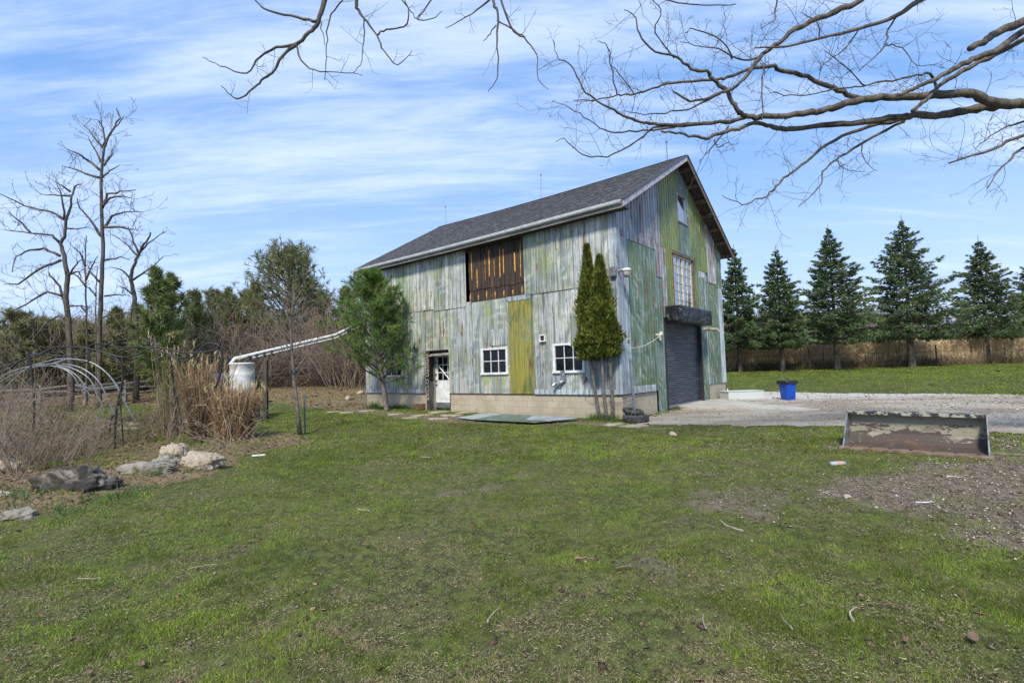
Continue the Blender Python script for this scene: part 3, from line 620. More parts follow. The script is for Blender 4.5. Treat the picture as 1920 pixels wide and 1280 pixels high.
# conduit at the corner
mb = MB(); mb.tube([(-.03, .35, 1.1), (-.04, .4, .7), (-.03, .33, .5), (-.03, .33, -.1)], .012, 5); mb.tube([(-.04, 1.1, .62), (-.04, .7, .56), (-.04, .05, .6), (.3, -.04, .62), (.8, -.03, .7)], .008, 4); mb.build('conduit', GALV, barn)
# ================================================================== GROUND
DRIVE = poly_px([(1186, 797), (1290, 798), (1440, 801), (1585, 799), (1700, 801), (1800, 806), (1860, 812), (1925, 816)]) + [(16, 10.4), (34, 10.9), (34, 25)] + poly_px([(1925, 740), (1760, 739), (1500, 735), (1362, 733)]) + [(CX + BW * cos(TH) * .95, CY + BW * sin(TH) * .95), (CX + .15, CY - .1)]
DIRT = poly_px([(1500, 925), (1570, 900), (1700, 884), (1800, 872), (1920, 868)]) + [(9, 8.1), (9, 2.6), (6, 3)] + poly_px([(1915, 1010), (1800, 975), (1700, 960), (1600, 945)])
MUD = poly_px([(1270, 945), (1310, 915), (1400, 905), (1490, 915), (1500, 940), (1440, 960), (1330, 965)])
MUD2 = poly_px([(1880, 818), (1925, 818), (1925, 900), (1860, 880)])
PATH = poly_px([(600, 774), (680, 764), (760, 773), (860, 777), (1000, 783), (1110, 790), (1190, 800), (1300, 806), (1210, 806), (1100, 797), (950, 795), (800, 790), (700, 778)])
BED = poly_px([(-60, 985), (40, 962), (150, 948), (200, 930), (290, 912), (400, 888), (450, 858), (520, 838), (590, 828), (560, 815), (480, 812), (400, 838), (330, 830), (250, 835), (200, 850), (120, 880), (-60, 900)])
BED2 = poly_px([(-80, 905), (250, 838), (330, 815), (380, 780), (300, 765), (240, 790), (100, 770), (-80, 775)])
BANK = [tuple(ground(x, y)[:2]) for x, y in ((240, 760), (400, 745), (480, 752), (560, 742), (640, 737), (690, 732))] + [(-6, 60), (-40, 60), (-40, 24)]
def masks(x, y):
    wob = (fbm(x, y, 1.3, 3, 3) - .5) * 1.1; wf = (fbm(x, y, 5, 9, 3) - .5) * .5
    g = smooth(-.18, .15, sdpoly(x, y, DRIVE) + wob * .5 + wf)
    d = smooth(-.7, .6, sdpoly(x, y, DIRT) + wob * 1.3 + wf * 1.6) * .92
    d = np.maximum(d, smooth(-.5, .3, sdpoly(x, y, MUD) + wob * 1.2 + wf * 1.6) * .62)
    d = np.maximum(d, smooth(-.4, .3, sdpoly(x, y, MUD2) + wob * .8 + wf) * .8)
    d = np.maximum(d, smooth(-.2, .15, sdpoly(x, y, PATH) + wob * .35 + wf * .6) * .8)
    # bare scraps in the lawn, more of them on the right and close to the camera
    sc = fbm(x, y, 1.15, 21, 5); thr = .70 - .05 * smooth(0, 6, x) * smooth(12, 6, y) + .03 * smooth(8, 14, y)
    d = np.maximum(d, smooth(thr, thr + .09, sc) * .55)
    l = np.maximum(smooth(-.25, .2, sdpoly(x, y, BED) + wob * .4 + wf), smooth(-.5, .3, sdpoly(x, y, BED2) + wob + wf) * .8)
    l = np.maximum(l, smooth(-.1, .4, sdpoly(x, y, BANK) + wob * .6))
    l = np.maximum(l, smooth(37.2, 38.2, y + wob * .4) * smooth(4, 8, x) * .8)
    return g, d, l
# one sheet from behind the camera to the horizon, finer close by
def axis(lim, n, k): u = np.linspace(-1, 1, n); return np.sinh(u * k) / math.sinh(k) * lim
gx = axis(900, 420, 6.6); gy = -12 + (np.sinh(np.linspace(0, 1, 460) * 6.0) / math.sinh(6.0)) * 1100
def bumpz(x, y): return (fbm(x, y, .55, 40, 3) - .5) * .07 + (fbm(x, y, 4.2, 50, 3) - .5) * .022
BEDZ = lambda x, y: .14 * smooth(-.1, .5, sdpoly(x, y, BED)) + .10 * smooth(0, 1.2, sdpoly(x, y, BED2))
def gz_(x, y):
    x = np.asarray(x, float); y = np.asarray(y, float)
    return gh(x, y) + bumpz(x, y) * smooth(60, 30, y) + BEDZ(x, y) * (y > 3)
def gpt(px, py, dz=0.):
    p = ground(px, py); return np.array([p[0], p[1], float(gz_(p[0], p[1])) + dz])
X, Y = np.meshgrid(gx, gy); xf, yf = X.ravel(), Y.ravel(); g, d, l = masks(xf, yf); Z = gz_(xf, yf)
nx, ny = len(gx), len(gy); i = np.arange(ny - 1)[:, None] * nx + np.arange(nx - 1)[None]; i = i.ravel()
m, t, b = mat('ground'); a = t.nodes.new('ShaderNodeAttribute'); a.attribute_name = 'Col'; sp = t.nodes.new('ShaderNodeSeparateColor'); t.links.new(a.outputs[0], sp.inputs[0])
o = t.nodes.new('ShaderNodeTexCoord').outputs['Object']
nA = NOISE(t, o, 1.1, 6, .6); nB = NOISE(t, o, 9, 5, .65); nC = NOISE(t, o, 60, 4, .7)
g1_ = MIX(t, RAMP(t, nB, .44, .56), (.040, .052, .014), (.085, .108, .024)); g1_ = MIX(t, M(t, 'MULTIPLY', RAMP(t, nC, .52, .64), .75), g1_, (.17, .15, .075)); g1_ = MIX(t, RAMP(t, nA, .46, .60, 0, .35), g1_, (.13, .12, .055))
g1_ = MIX(t, RAMP(t, nC, .42, .3, 0, .5), g1_, (.02, .022, .01))
dc = MIX(t, RAMP(t, nB, .4, .62), (.19, .155, .115), (.085, .064, .045)); dc = MIX(t, RAMP(t, nC, .54, .66, 0, .75), dc, (.27, .23, .185))
lc = MIX(t, RAMP(t, nB, .38, .62), (.23, .165, .10), (.10, .072, .045)); lc = MIX(t, RAMP(t, nC, .5, .64, 0, .7), lc, (.27, .2, .13))
gc = MIX(t, RAMP(t, NOISE(t, MAP(t, o, (0, 0, 0), (0, 0, radians(6)), (.3, .9, 1)), 1.0, 6, .6), .42, .6), (.24, .20, .15), (.37, .33, .27))
gc = MIX(t, RAMP(t, nC, .5, .66, 0, .6), gc, (.42, .40, .37)); gc = MIX(t, RAMP(t, nC, .45, .3, 0, .6), gc, (.12, .1, .08)); gc = MIX(t, RAMP(t, nB, .55, .7, 0, .45), gc, (.16, .13, .1))
yy = t.nodes.new('ShaderNodeSeparateXYZ'); t.links.new(o, yy.inputs[0]); gc = MIX(t, RAMP(t, M(t, 'ADD', yy.outputs[1], M(t, 'MULTIPLY', nA, 2.)), 19.0, 21.5, 0, .8), gc, (.46, .44, .41))
def edge(x, w=.14): return RAMP(t, M(t, 'ADD', x, M(t, 'MULTIPLY', M(t, 'SUBTRACT', nC, .5), .9)), .5 - w, .5 + w)
cc = MIX(t, edge(sp.outputs[2]), g1_, lc); cc = MIX(t, edge(sp.outputs[1], .2), cc, dc); cc = MIX(t, edge(sp.outputs[0], .1), cc, gc)
t.links.new(cc, b.inputs['Base Color']); b.inputs['Roughness'].default_value = .95; b.inputs['Specular IOR Level'].default_value = .15; bump(t, b, nC, .7, .02)
npmesh('ground', np.stack([xf, yf, Z], 1), np.stack([i, i + 1, i + nx + 1, i + nx], 1), m, None, np.stack([g * 0, d, l], 1), smooth_=True)['kind'] = 'structure'
GROUNDM = m
# the gravel drive: its own sheet, with a ragged edge
px_, py_ = np.meshgrid(np.arange(2.6, 30, .1), np.arange(9.5, 26, .09)); xf, yf = px_.ravel(), py_.ravel(); g, d, l = masks(xf, yf)
nx2 = px_.shape[1]; i = (np.arange(px_.shape[0] - 1)[:, None] * nx2 + np.arange(nx2 - 1)[None]).ravel(); keep = (g[i] > .5) & (g[i + 1] > .5) & (g[i + nx2] > .5) & (g[i + nx2 + 1] > .5); i = i[keep]
Fq = np.stack([i, i + 1, i + nx2 + 1, i + nx2], 1); used = np.unique(Fq); rm = np.zeros(len(xf), int); rm[used] = np.arange(len(used))
zz = gz_(xf, yf) + .012 + (fbm(xf, yf, 6, 77, 3) - .5) * .012
npmesh('gravel_drive', np.stack([xf, yf, zz], 1)[used], rm[Fq], GROUNDM, None, np.stack([g * 0 + 1, d * 0, l * 0], 1)[used], smooth_=True)['kind'] = 'structure'
# ---- grass blades
R = np.random.default_rng(11)
def scatter(n, y0, y1, xr=1.12, pw=1.):
    """points in the wedge the photograph looks at, density falling with distance"""
    y = y0 * (y1 / y0) ** R.random(n) if pw == 1 else np.sqrt(y0 ** 2 + (y1 ** 2 - y0 ** 2) * R.random(n))
    x = (R.random(n) * 2 - 1) * (y * xr + .6); return x, y
BARNP = [(CX, CY), tuple((np.array([CX, CY, 0]) + ax * BW)[:2]), tuple((np.array([CX, CY, 0]) + ax * BW + ay * BL)[:2]), tuple((np.array([CX, CY, 0]) + ay * BL)[:2])]
def grass(name, n, y0, y1, h, w, seed, pw=1.):
    x, y = scatter(n, y0, y1, pw=pw); g, d, l = masks(x, y)
    lush = fbm(x, y, .8, 60, 4); tuft = fbm(x, y, 5.0, 70, 3)
    pr = (1 - g) * (1 - .80 * d) * (1 - .55 * l) * (.72 + .4 * smooth(.35, .6, tuft)); keep = (R.random(n) < pr) & (sdpoly(x, y, BARNP) < 0) & ~((x > 5.4) & (y > 38) )
    x, y, lush, tuft = x[keep], y[keep], lush[keep], tuft[keep]; n = len(x); dist = np.hypot(x, y)
    hh = h * (.45 + .8 * R.random(n)) * (.7 + .55 * smooth(.35, .7, tuft)); ww = w * (.7 + .6 * R.random(n)) * np.maximum(1, dist / 5.5)
    an = R.random(n) * 2 * pi; le = .25 + .75 * R.random(n)
    P = np.stack([x, y, gz_(x, y) - .004], 1); D = np.stack([np.cos(an) * le, np.sin(an) * le, .45 + .75 * R.random(n)], 1) * hh[:, None]
    a2 = R.random(n) * 2 * pi; Wd = np.stack([np.cos(a2), np.sin(a2), np.zeros(n)], 1) * ww[:, None]
    k = R.random(n)[:, None]; green = np.array([.088, .142, .010]) * (1 - k) + np.array([.235, .31, .034]) * k
    straw = np.array([.46, .40, .22]) * (1 - k) + np.array([.25, .20, .11]) * k; straw = np.where(R.random((n, 1)) < .22, np.array([.085, .06, .038]), straw)
    far = smooth(9, 22, y)
    ps = (.17 + .58 * smooth(.46, .58, .5 * fbm(x, y, 1.3, 90, 4) + .5 * fbm(x, y, 5., 91, 3)) + .2 * smooth(.4, .7, 1 - lush)) * (1 - .6 * far) ; s = (R.random(n) < ps)[:, None]
    c = np.where(s, straw, green * (.66 + .62 * smooth(.40, .60, .6 * fbm(x, y, 3.4, 95, 4) + .4 * fbm(x, y, .7, 96, 3)))[:, None]); D[:, 2] *= np.where(s[:, 0], .45, 1.)
    slivers(name, P, D, Wd, c, LEAF)
    o = bpy.data.objects[name] if name in bpy.data.objects else None
for k, (n, y0, y1, h, w, pw) in enumerate([(620000, 2.2, 9, .036, .0044, 1), (420000, 9, 20, .045, .0065, 1), (330000, 19, 40, .040, .0075, 2)]):
    grass('lawn_grass', n, y0, y1, h, w, k, pw)
for o in [o for o in bpy.data.objects if o.name.startswith('lawn_grass')]: o['kind'] = 'stuff'
# ---- bits: dead leaves, clods, gravel
def litter(name, n, sel, size, cols, flat, mt, y0=2.3, y1=20, pw=1):
    x, y = scatter(n, y0, y1, pw=pw); g, d, l = masks(x, y); pr = sel(x, y, g, d, l); keep = (R.random(n) < pr) & (sdpoly(x, y, BARNP) < 0); x, y = x[keep], y[keep]; n = len(x)
    s = size * (.4 + 1.2 * R.random(n) ** 2) * np.maximum(1, np.hypot(x, y) / 9); P = np.stack([x, y, gz_(x, y) + s * .25 * (1 - flat) + .01], 1)
    oc = np.array([[1, 0, 0], [0, 1, 0], [-1, 0, 0], [0, -1, 0], [0, 0, 1], [0, 0, -1]], float); ft = np.array([[0, 1, 4], [1, 2, 4], [2, 3, 4], [3, 0, 4], [1, 0, 5], [2, 1, 5], [3, 2, 5], [0, 3, 5]])
    J = oc[None] * (1 + .6 * (R.random((n, 6, 1)) - .5)) + (R.random((n, 6, 3)) - .5) * .5; J[:, :, 2] *= (1 - flat) * .7 + .04; J[:, :, 0] *= (.8 + 1.2 * R.random((n, 1)))
    tl = (R.random((n, 2)) - .5) * (.9 if flat > .5 else .3); J[:, :, 2] += J[:, :, 0] * tl[:, :1] + J[:, :, 1] * tl[:, 1:]
    a = R.random(n) * 2 * pi; ca, sa = np.cos(a)[:, None], np.sin(a)[:, None]; x_, y_ = J[:, :, 0] * ca - J[:, :, 1] * sa, J[:, :, 0] * sa + J[:, :, 1] * ca
    V = P[:, None] + np.stack([x_, y_, J[:, :, 2]], 2) * s[:, None, None] * .5
    cols = np.array(cols); c = cols[R.integers(0, len(cols), n)] * (.7 + .6 * R.random((n, 1)))
    o = npmesh(name, V.reshape(-1, 3), (ft[None] + 6 * np.arange(n)[:, None, None]).reshape(-1, 3), mt, None, np.repeat(c, 6, 0)); o['kind'] = 'stuff'; return o
litter('loose_gravel', 80000, lambda x, y, g, d, l: np.clip(g * .55 + d * .7 * (x > 2.2) * smooth(2.5, 5, y) + .002, 0, 1), .017, [(.33, .30, .26), (.22, .19, .15), (.50, .46, .40), (.14, .115, .09), (.27, .24, .2)], .1, STONES, 3, 24)
litter('soil_clods', 60000, lambda x, y, g, d, l: np.clip(d * .6 * (1 - g) + .06, 0, 1), .017, [(.08, .06, .04), (.13, .10, .07), (.05, .036, .025), (.19, .15, .11)], .3, STONES, 2.3, 16)
def thatch(n, y0, y1, w):
    x, y = scatter(n, y0, y1); g, d, l = masks(x, y); pr = (1 - .45 * smooth(5, 10, y)) * (1 - g) * (.18 + .8 * smooth(.44, .6, fbm(x, y, 2.1, 131, 4))) * (1 - .4 * d); keep = (R.random(n) < pr) & (sdpoly(x, y, BARNP) < 0); x, y = x[keep], y[keep]; n = len(x); a = R.random(n) * 6.283; sc = np.maximum(1, np.hypot(x, y) / 6)
    L = (.010 + .026 * R.random(n) ** 1.5) * sc; D = np.stack([np.cos(a) * L, np.sin(a) * L, R.normal(0, .2, n) * L], 1); Wd = np.stack([-np.sin(a), np.cos(a), R.normal(0, .5, n)], 1) * (w * sc)[:, None]
    pal = np.array([[.42, .35, .20], [.30, .24, .13], [.16, .115, .07], [.075, .052, .034], [.5, .43, .27], [.11, .085, .05]]); c = pal[R.integers(0, 6, n)] * (.55 + .6 * R.random((n, 1)))
    slivers('thatch', np.stack([x, y, gz_(x, y) + .004 + .018 * R.random(n)], 1), D, Wd, c, DRY)['kind'] = 'stuff'
thatch(420000, 2.2, 24, .0026)
litter('dead_leaves', 70000, lambda x, y, g, d, l: np.clip(l * .9 + .012 + .08 * d, 0, 1) * (1 - g), .034, [(.20, .12, .065), (.12, .075, .045), (.28, .19, .115), (.08, .05, .035)], .92, STONES, 2.3, 34)
# ================================================================== TREES
def nrm(v): return v / (np.linalg.norm(v) + 1e-9)
def grow(S, p, d, L, r, lev, rg, up=.12, wob=.28, ratio=.6, kids=3.2, spread=.75, minr=.003, tip=.25):
    """recursive bare branch made of round segments"""
    n = max(3, int(3 + L * 3.0)) if lev > 0 else 3
    n = min(n, 9); st = L / n; p = np.array(p, float); d = nrm(np.array(d, float)); path = [(p.copy(), d.copy(), r)]
    for i in range(n):
        u = (i + 1) / n; r1 = max(minr, r * (1 - u * (1 - tip)))
        d = nrm(d + rg.normal(0, wob, 3) * .45 + np.array([0, 0, up * .4])); q = p + d * st
        S.add(p, q, path[-1][2], r1); p = q; path.append((p.copy(), d.copy(), r1))
    if lev <= 0: return path
    nk = int(kids * (.7 + .6 * rg.random()) * max(.6, min(1.6, L)) + .5)
    for k in range(max(1, nk)):
        u = .2 + .8 * (k + rg.random()) / max(1, nk); i = min(len(path) - 1, int(u * (len(path) - 1) + .5)); pp, dd, rr = path[i]
        side = nrm(np.cross(dd, rg.normal(0, 1, 3))); nd = nrm(dd * (1 - spread * .5) + side * spread)
        grow(S, pp, nd, L * ratio * (1.1 - .5 * u) * (.6 + .6 * rg.random()), max(minr, rr * .62), lev - 1, rg, up, wob, ratio, kids, spread, minr, tip)
    return path
def trace(mb, pts, depth, r0, r1, jog=.02, rg=None, k=8):
    """thick branch along traced points; depth may be a pair"""
    n = len(pts); P = []
    for i, (x, y) in enumerate(pts):
        u = i / max(1, n - 1); dp = depth if not hasattr(depth, '__len__') else depth[0] + (depth[1] - depth[0]) * u
        P.append(at(x, y, dp))
    # smooth by Catmull-Rom
    Q = []
    for i in range(n - 1):
        a, b_, c, d_ = P[max(0, i - 1)], P[i], P[i + 1], P[min(n - 1, i + 2)]
        for s in range(4):
            t = s / 4; Q.append(.5 * ((2 * b_) + (-a + c) * t + (2 * a - 5 * b_ + 4 * c - d_) * t * t + (-a + 3 * b_ - 3 * c + d_) * t ** 3))
    Q.append(P[-1]); m_ = len(Q); rad = [(r0 + (r1 - r0) * (i / (m_ - 1)) ** .8) * (1 + (rg.normal(0, .05) if rg is not None else 0)) for i in range(m_)]
    if rg is not None:
        Q = [q + rg.normal(0, jog, 3) * (0 < i < m_ - 1) for i, q in enumerate(Q)]
    mb.tube(Q, rad, k)
    return Q, rad
# ---- the big bare tree whose limbs hang over the picture
rg = np.random.default_rng(4)
tx, ty = 11.2, 6.2
maple = empty('bare_maple_tree', (0, 0, 0), 0, 'large bare grey-barked tree reaching its long limbs across the top of the sky', 'tree')
mb = MB(); mb.tube([(tx, ty, -.3), (tx - .02, ty, .3), (tx - .1, ty + .05, 2.0), (tx - .2, ty, 4.2), (tx - .3, ty + .1, 6.2), (tx - .1, ty, 8.5), (tx, ty + .3, 11)], [.62, .46, .38, .34, .28, .2, .1], 14); mb.build('trunk', BARK, maple, True)
D = 8.0
J0 = [(2100, 180), (1990, 188)]
limbs = [
 (J0 + [(1920, 193), (1870, 195), (1829, 176), (1790, 177), (1740, 180), (1680, 184), (1620, 187), (1560, 201), (1520, 212), (1460, 218), (1417, 220), (1392, 216), (1381, 205), (1364, 175), (1336, 150), (1325, 136), (1295, 128), (1267, 108), (1220, 91), (1195, 56), (1190, 28), (1170, 19)], 13, .8),
 ([(1400, 218), (1370, 226), (1320, 231), (1239, 234), (1207, 230), (1176, 220), (1151, 206), (1120, 190), (1092, 166), (1072, 122), (1048, 109), (1036, 75)], 5.5, .7),
 ([(1870, 197), (1835, 204), (1819, 205), (1766, 216), (1720, 216), (1691, 219), (1635, 228), (1555, 234), (1490, 243), (1460, 241), (1429, 233), (1395, 236), (1348, 252), (1307, 258), (1276, 250), (1239, 246)], 11, 2.2),
 ([(1345, 229), (1239, 238), (1207, 255), (1173, 278), (1129, 294), (1092, 289), (1061, 262), (1042, 266)], 3.2, .7),
 ([(1290, 231), (1251, 241), (1192, 247), (1151, 248), (1114, 234), (1079, 206), (1036, 190)], 3, .6),
 ([(2080, -120), (1900, -60), (1700, -40), (1610, 0), (1550, 28), (1491, 56), (1460, 81), (1423, 108), (1401, 141), (1373, 166), (1326, 184), (1295, 189), (1262, 172)], 9, 2),
 ([(1350, 176), (1301, 200), (1257, 209), (1207, 216), (1168, 208)], 3, .6),
 ([(1900, -70), (1732, 0), (1679, 31), (1610, 55), (1538, 73), (1460, 89), (1415, 90)], 7, 1.5),
 ([(1626, 188), (1590, 176), (1551, 161), (1501, 141), (1460, 130), (1451, 125), (1411, 130), (1364, 144), (1332, 150), (1264, 155), (1223, 167), (1189, 177), (1157, 178), (1114, 187), (1076, 189)], 6.5, 1),
 ([(2080, -30), (1920, 40), (1869, 62), (1845, 78), (1819, 91)], 11, 7),
 ([(2080, -20), (1920, 58), (1879, 88), (1832, 109), (1797, 125), (1757, 147), (1722, 162), (1685, 178)], 9, 3.5),
 ([(1920, 74), (1866, 103), (1804, 134), (1760, 162), (1735, 188), (1710, 208)], 6, 4),
 ([(1700, 222), (1629, 237), (1566, 262), (1522, 294), (1482, 325), (1460, 344), (1440, 366), (1423, 372), (1392, 383), (1354, 366)], 5, .8),
 ([(1695, 228), (1616, 269), (1566, 300), (1544, 322), (1535, 353), (1497, 388)], 4, .8),
 ([(2050, 190), (1920, 228), (1882, 241), (1838, 269)], 4, 1), ([(2050, 230), (1920, 253), (1866, 278), (1779, 306)], 5, 1.8), ([(2050, 240), (1920, 275), (1894, 300), (1872, 319), (1851, 353)], 4, 1),
 ([(1679, 34), (1665, 59), (1660, 84), (1638, 109), (1610, 134)], 2.5, 1), ([(1660, 84), (1690, 90), (1720, 122), (1760, 118)], 1.6, .6),
 ([(1755, 164), (1743, 138), (1719, 141), (1660, 153), (1622, 161), (1579, 166), (1501, 180), (1450, 172)], 3.2, 1), ([(1622, 161), (1585, 125), (1545, 95)], 2, .7),
 ([(1264, 109), (1230, 60), (1240, 20), (1215, -10)], 2, .8), ([(1157, 178), (1145, 120), (1138, 85), (1120, 78)], 1.8, .6), ([(1189, 177), (1155, 130), (1140, 95)], 1.5, .6),
 ([(1423, 108), (1385, 112), (1345, 70), (1300, 55), (1285, 62)], 2.8, .8), ([(1372, 110), (1350, 92), (1310, 88), (1275, 78)], 2, .6),
 ([(1430, 120), (1430, 160), (1428, 225)], 1.8, 1.5), ([(1365, 238), (1348, 262), (1320, 293), (1312, 305)], 2, .8), ([(1340, 262), (1345, 276), (1360, 270), (1385, 268)], 1.6, .6),
 ([(1610, 55), (1580, 95), (1545, 120), (1535, 150)], 2, .7), ([(1538, 73), (1530, 40), (1500, 25)], 1.6, .6), ([(1616, 269), (1620, 300), (1645, 320)], 1.6, .6), ([(1566, 300), (1590, 318), (1620, 322)], 1.3, .6),
]
PX = D / F
allq = []
for i, (pts, a, b_) in enumerate(limbs):
    mb = MB(); dd = D + (i % 5) * .12; Q, rad = trace(mb, pts, (dd + .3, dd - .5), a * PX * .84, b_ * PX * .8, .010, rg, 9 if a > 4 else 6)
    mb.build('limb', BARK, maple, True); allq.append((Q, rad))
DT = 7.2
tops = [
 ([(700, -260), (640, -120), (609, 0), (597, 38), (586, 57), (559, 81), (528, 107), (511, 137), (490, 151), (473, 168), (449, 185), (428, 175), (415, 160)], 5.5, .7),
 ([(559, 81), (518, 91), (487, 107), (462, 137), (414, 124), (380, 108)], 3, .6), ([(557, 86), (569, 119), (600, 134), (662, 137), (680, 143)], 2, .5),
 ([(593, 41), (559, 33), (507, 22), (478, 0), (465, -30)], 3, .8), ([(655, -40), (641, 0), (617, 38), (612, 86), (612, 131), (608, 150)], 1.8, .6), ([(602, 40), (606, 70), (608, 85)], 1.2, .6),
 ([(690, -90), (669, 0), (674, 21), (682, 34), (708, 67), (720, 96), (744, 121), (772, 96)], 4, .6), ([(708, 66), (724, 55), (758, 50), (767, 21), (758, 0), (750, -40)], 1.8, 1),
 ([(682, 34), (682, 69), (679, 100), (679, 117), (662, 137)], 1.6, .6), ([(930, -90), (925, 0), (932, 21), (932, 62), (933, 110), (932, 148), (915, 172)], 3.5, .6),
 ([(930, -30), (957, 52), (982, 72), (1006, 103), (1009, 148), (1028, 168)], 2.4, .5), ([(918, 0), (885, 26), (835, 53)], 2, .6), ([(932, 38), (957, 52), (985, 70)], 1.6, .9), ([(930, 48), (915, 68), (905, 78)], 1.4, .6),
 ([(815, -60), (808, 0), (782, 36), (810, 36), (829, 21)], 2, .6), ([(810, -60), (750, -20), (765, 15), (782, 36)], 1.6, .8), ([(1100, -60), (1130, -20), (1180, -12), (1300, 10), (1380, 8)], 2.4, .8), ([(1460, -30), (1455, 20), (1450, 38), (1425, 55)], 2, .6)]
mb = MB(); mb.tube([(tx - .2, ty, 5.6), (9, 6.6, 7.6), (5, 7.2, 8.7), (1, 7.3, 8.8), (-2, 7.2, 8.4), (-3.6, 7.1, 7.6)], [.2, .17, .14, .1, .07, .04], 8); mb.tube([(tx - .2, ty, 4.4), (9.6, 7.5, 5.3), tuple(at(2100, 180, D + .3))], [.26, .2, .12], 10); mb.tube([(tx - .2, ty, 5.2), (9.8, 7.3, 6.6), tuple(at(2080, -20, D + .3))], [.2, .16, .09], 10)
mb.build('limb', BARK, maple, True)
for i, (pts, a, b_) in enumerate(tops):
    mb = MB(); Q, rad = trace(mb, pts, DT, a * DT / F * 1.0, b_ * DT / F, .006, rg, 6); mb.build('limb', BARK, maple, True); allq.append((Q, rad, 1))
S = Segs()
for it in allq:
    Q, rad = it[0], it[1]; top = len(it) > 2
    for i in range(1, len(Q) - 1):
        L = np.linalg.norm(Q[i + 1] - Q[i]); pr = (2.0 if top else 3.3) * L * (1.35 if rad[i] < .03 else .55)
        nn = int(pr) + (rg.random() < pr % 1)
        for _ in range(nn):
            t_ = nrm(Q[i + 1] - Q[i]); sd_ = nrm(np.cross(t_, rg.normal(0, 1, 3)) + np.array([0, 0, .15])); nd = nrm(t_ * (.25 + .5 * rg.random()) + sd_ * .8)
            ll = (.12 + .25 * rg.random()) if top else (.22 + .6 * rg.random() ** 1.6)
            grow(S, Q[i] + (Q[i + 1] - Q[i]) * rg.random(), nd, ll, .0042 if rad[i] < .03 else .0055, 1 if top else 2, rg, .1, .45, .62, 3.6, .8, .0021, .5)
S.build('twigs', TWIG, maple, 3)
# ---- bare trees on the left
def zpx(L): return [(x / 2.667, 180 + y / 2.667) for x, y in L]
def bare_tree(label, depth, trunk, w0, w1, brs, seed, twl=1., dens=1.):
    w0 *= .72
    rg = np.random.default_rng(seed); b0 = at(*zpx(trunk)[0], depth); e = empty('bare_tree', (b0[0], b0[1], gh(b0[0], b0[1]) - .05), 0, label, 'tree', 'bare trees at the left edge of the yard')
    inv = -np.array(e.location); px = depth / F; mb = MB(); pts = zpx(trunk); base = np.array([b0[0], b0[1], gh(b0[0], b0[1]) - .2])
    Q0 = [at(x, y, depth) for x, y in pts]; Q0 = [base] + Q0 if base[2] < Q0[0][2] - .2 else Q0
    Q = [];
    for i in range(len(Q0) - 1):
        for s in range(4): Q.append(Q0[i] + (Q0[i + 1] - Q0[i]) * s / 4)
    Q.append(Q0[-1]); n = len(Q); rad = [(w0 + (w1 - w0) * (i / (n - 1)) ** .75) * px for i in range(n)]
    Q = [q + rg.normal(0, .012, 3) * (i > 0) for i, q in enumerate(Q)]; mb.tube([q + inv for q in Q], rad, 9); tr = mb.build('trunk', BARK, e, True)
    S = Segs(); paths = [(Q, rad)]; mb = MB()
    for pl in brs:
        P2 = [at(x, y, depth + (rg.random() - .5) * 2.2 * i / len(pl)) for i, (x, y) in enumerate(zpx(pl))]; r0 = (2.6 if len(pl) > 3 else 2.) * px
        P3 = []
        for i in range(len(P2) - 1):
            for s in range(3): P3.append(P2[i] + (P2[i + 1] - P2[i]) * s / 3 + rg.normal(0, .02, 3) * (i + s > 0))
        P3.append(P2[-1]); m_ = len(P3); r_ = [r0 * (1 - .72 * k / (m_ - 1)) for k in range(m_)]; mb = MB(); mb.tube([q + inv for q in P3], r_, 6); mb.build('branch', BARK, e, True); paths.append((P3, r_))
    for bi, (P, r_) in enumerate(paths):
        for i in range(1, len(P)):
            if bi == 0 and i < len(P) * .35: continue
            L = np.linalg.norm(P[i] - P[i - 1]); nn = L * (2.6 if bi else 1.3) * dens; nn = int(nn) + (rg.random() < nn % 1)
            for _ in range(nn):
                t_ = nrm(P[i] - P[i - 1]); sd_ = nrm(np.cross(t_, rg.normal(0, 1, 3)) + np.array([0, 0, .2])); grow(S, P[i] + inv, nrm(t_ * .6 + sd_), (.4 + .8 * rg.random()) * twl, .012, 2, rg, .25, .3, .6, 2.6, .7, .006, .5)
    S.build('twigs', TWIG, e, 3); return e
bare_tree('tallest bare tree at the left, with a straight trunk rising well above its neighbours', 25, [(495, 1330), (495, 1230), (505, 1000), (515, 800), (508, 550), (505, 400), (520, 260), (545, 200), (600, 110), (583, 60)], 7.5, 1.0,
 [[(505, 700), (470, 640), (400, 560), (385, 510)], [(510, 410), (430, 390), (370, 365), (310, 350)], [(500, 370), (440, 320), (390, 285), (340, 270)], [(515, 260), (470, 200), (420, 150)], [(510, 550), (550, 510), (600, 500), (660, 512)], [(512, 560), (540, 490), (600, 480), (680, 470)], [(520, 660), (560, 600), (620, 580), (700, 580)],
  [(525, 655), (600, 655), (650, 665), (690, 675)], [(525, 820), (600, 805), (650, 820)], [(520, 1000), (590, 990), (650, 1000)], [(530, 240), (510, 160), (490, 120)], [(520, 350), (560, 290), (565, 270)], [(510, 410), (545, 375), (600, 345)], [(500, 930), (460, 890), (440, 850)], [(512, 1110), (560, 1090), (650, 1090)], [(515, 250), (570, 160), (620, 100)], [(505, 330), (470, 260), (440, 200)]], 21)
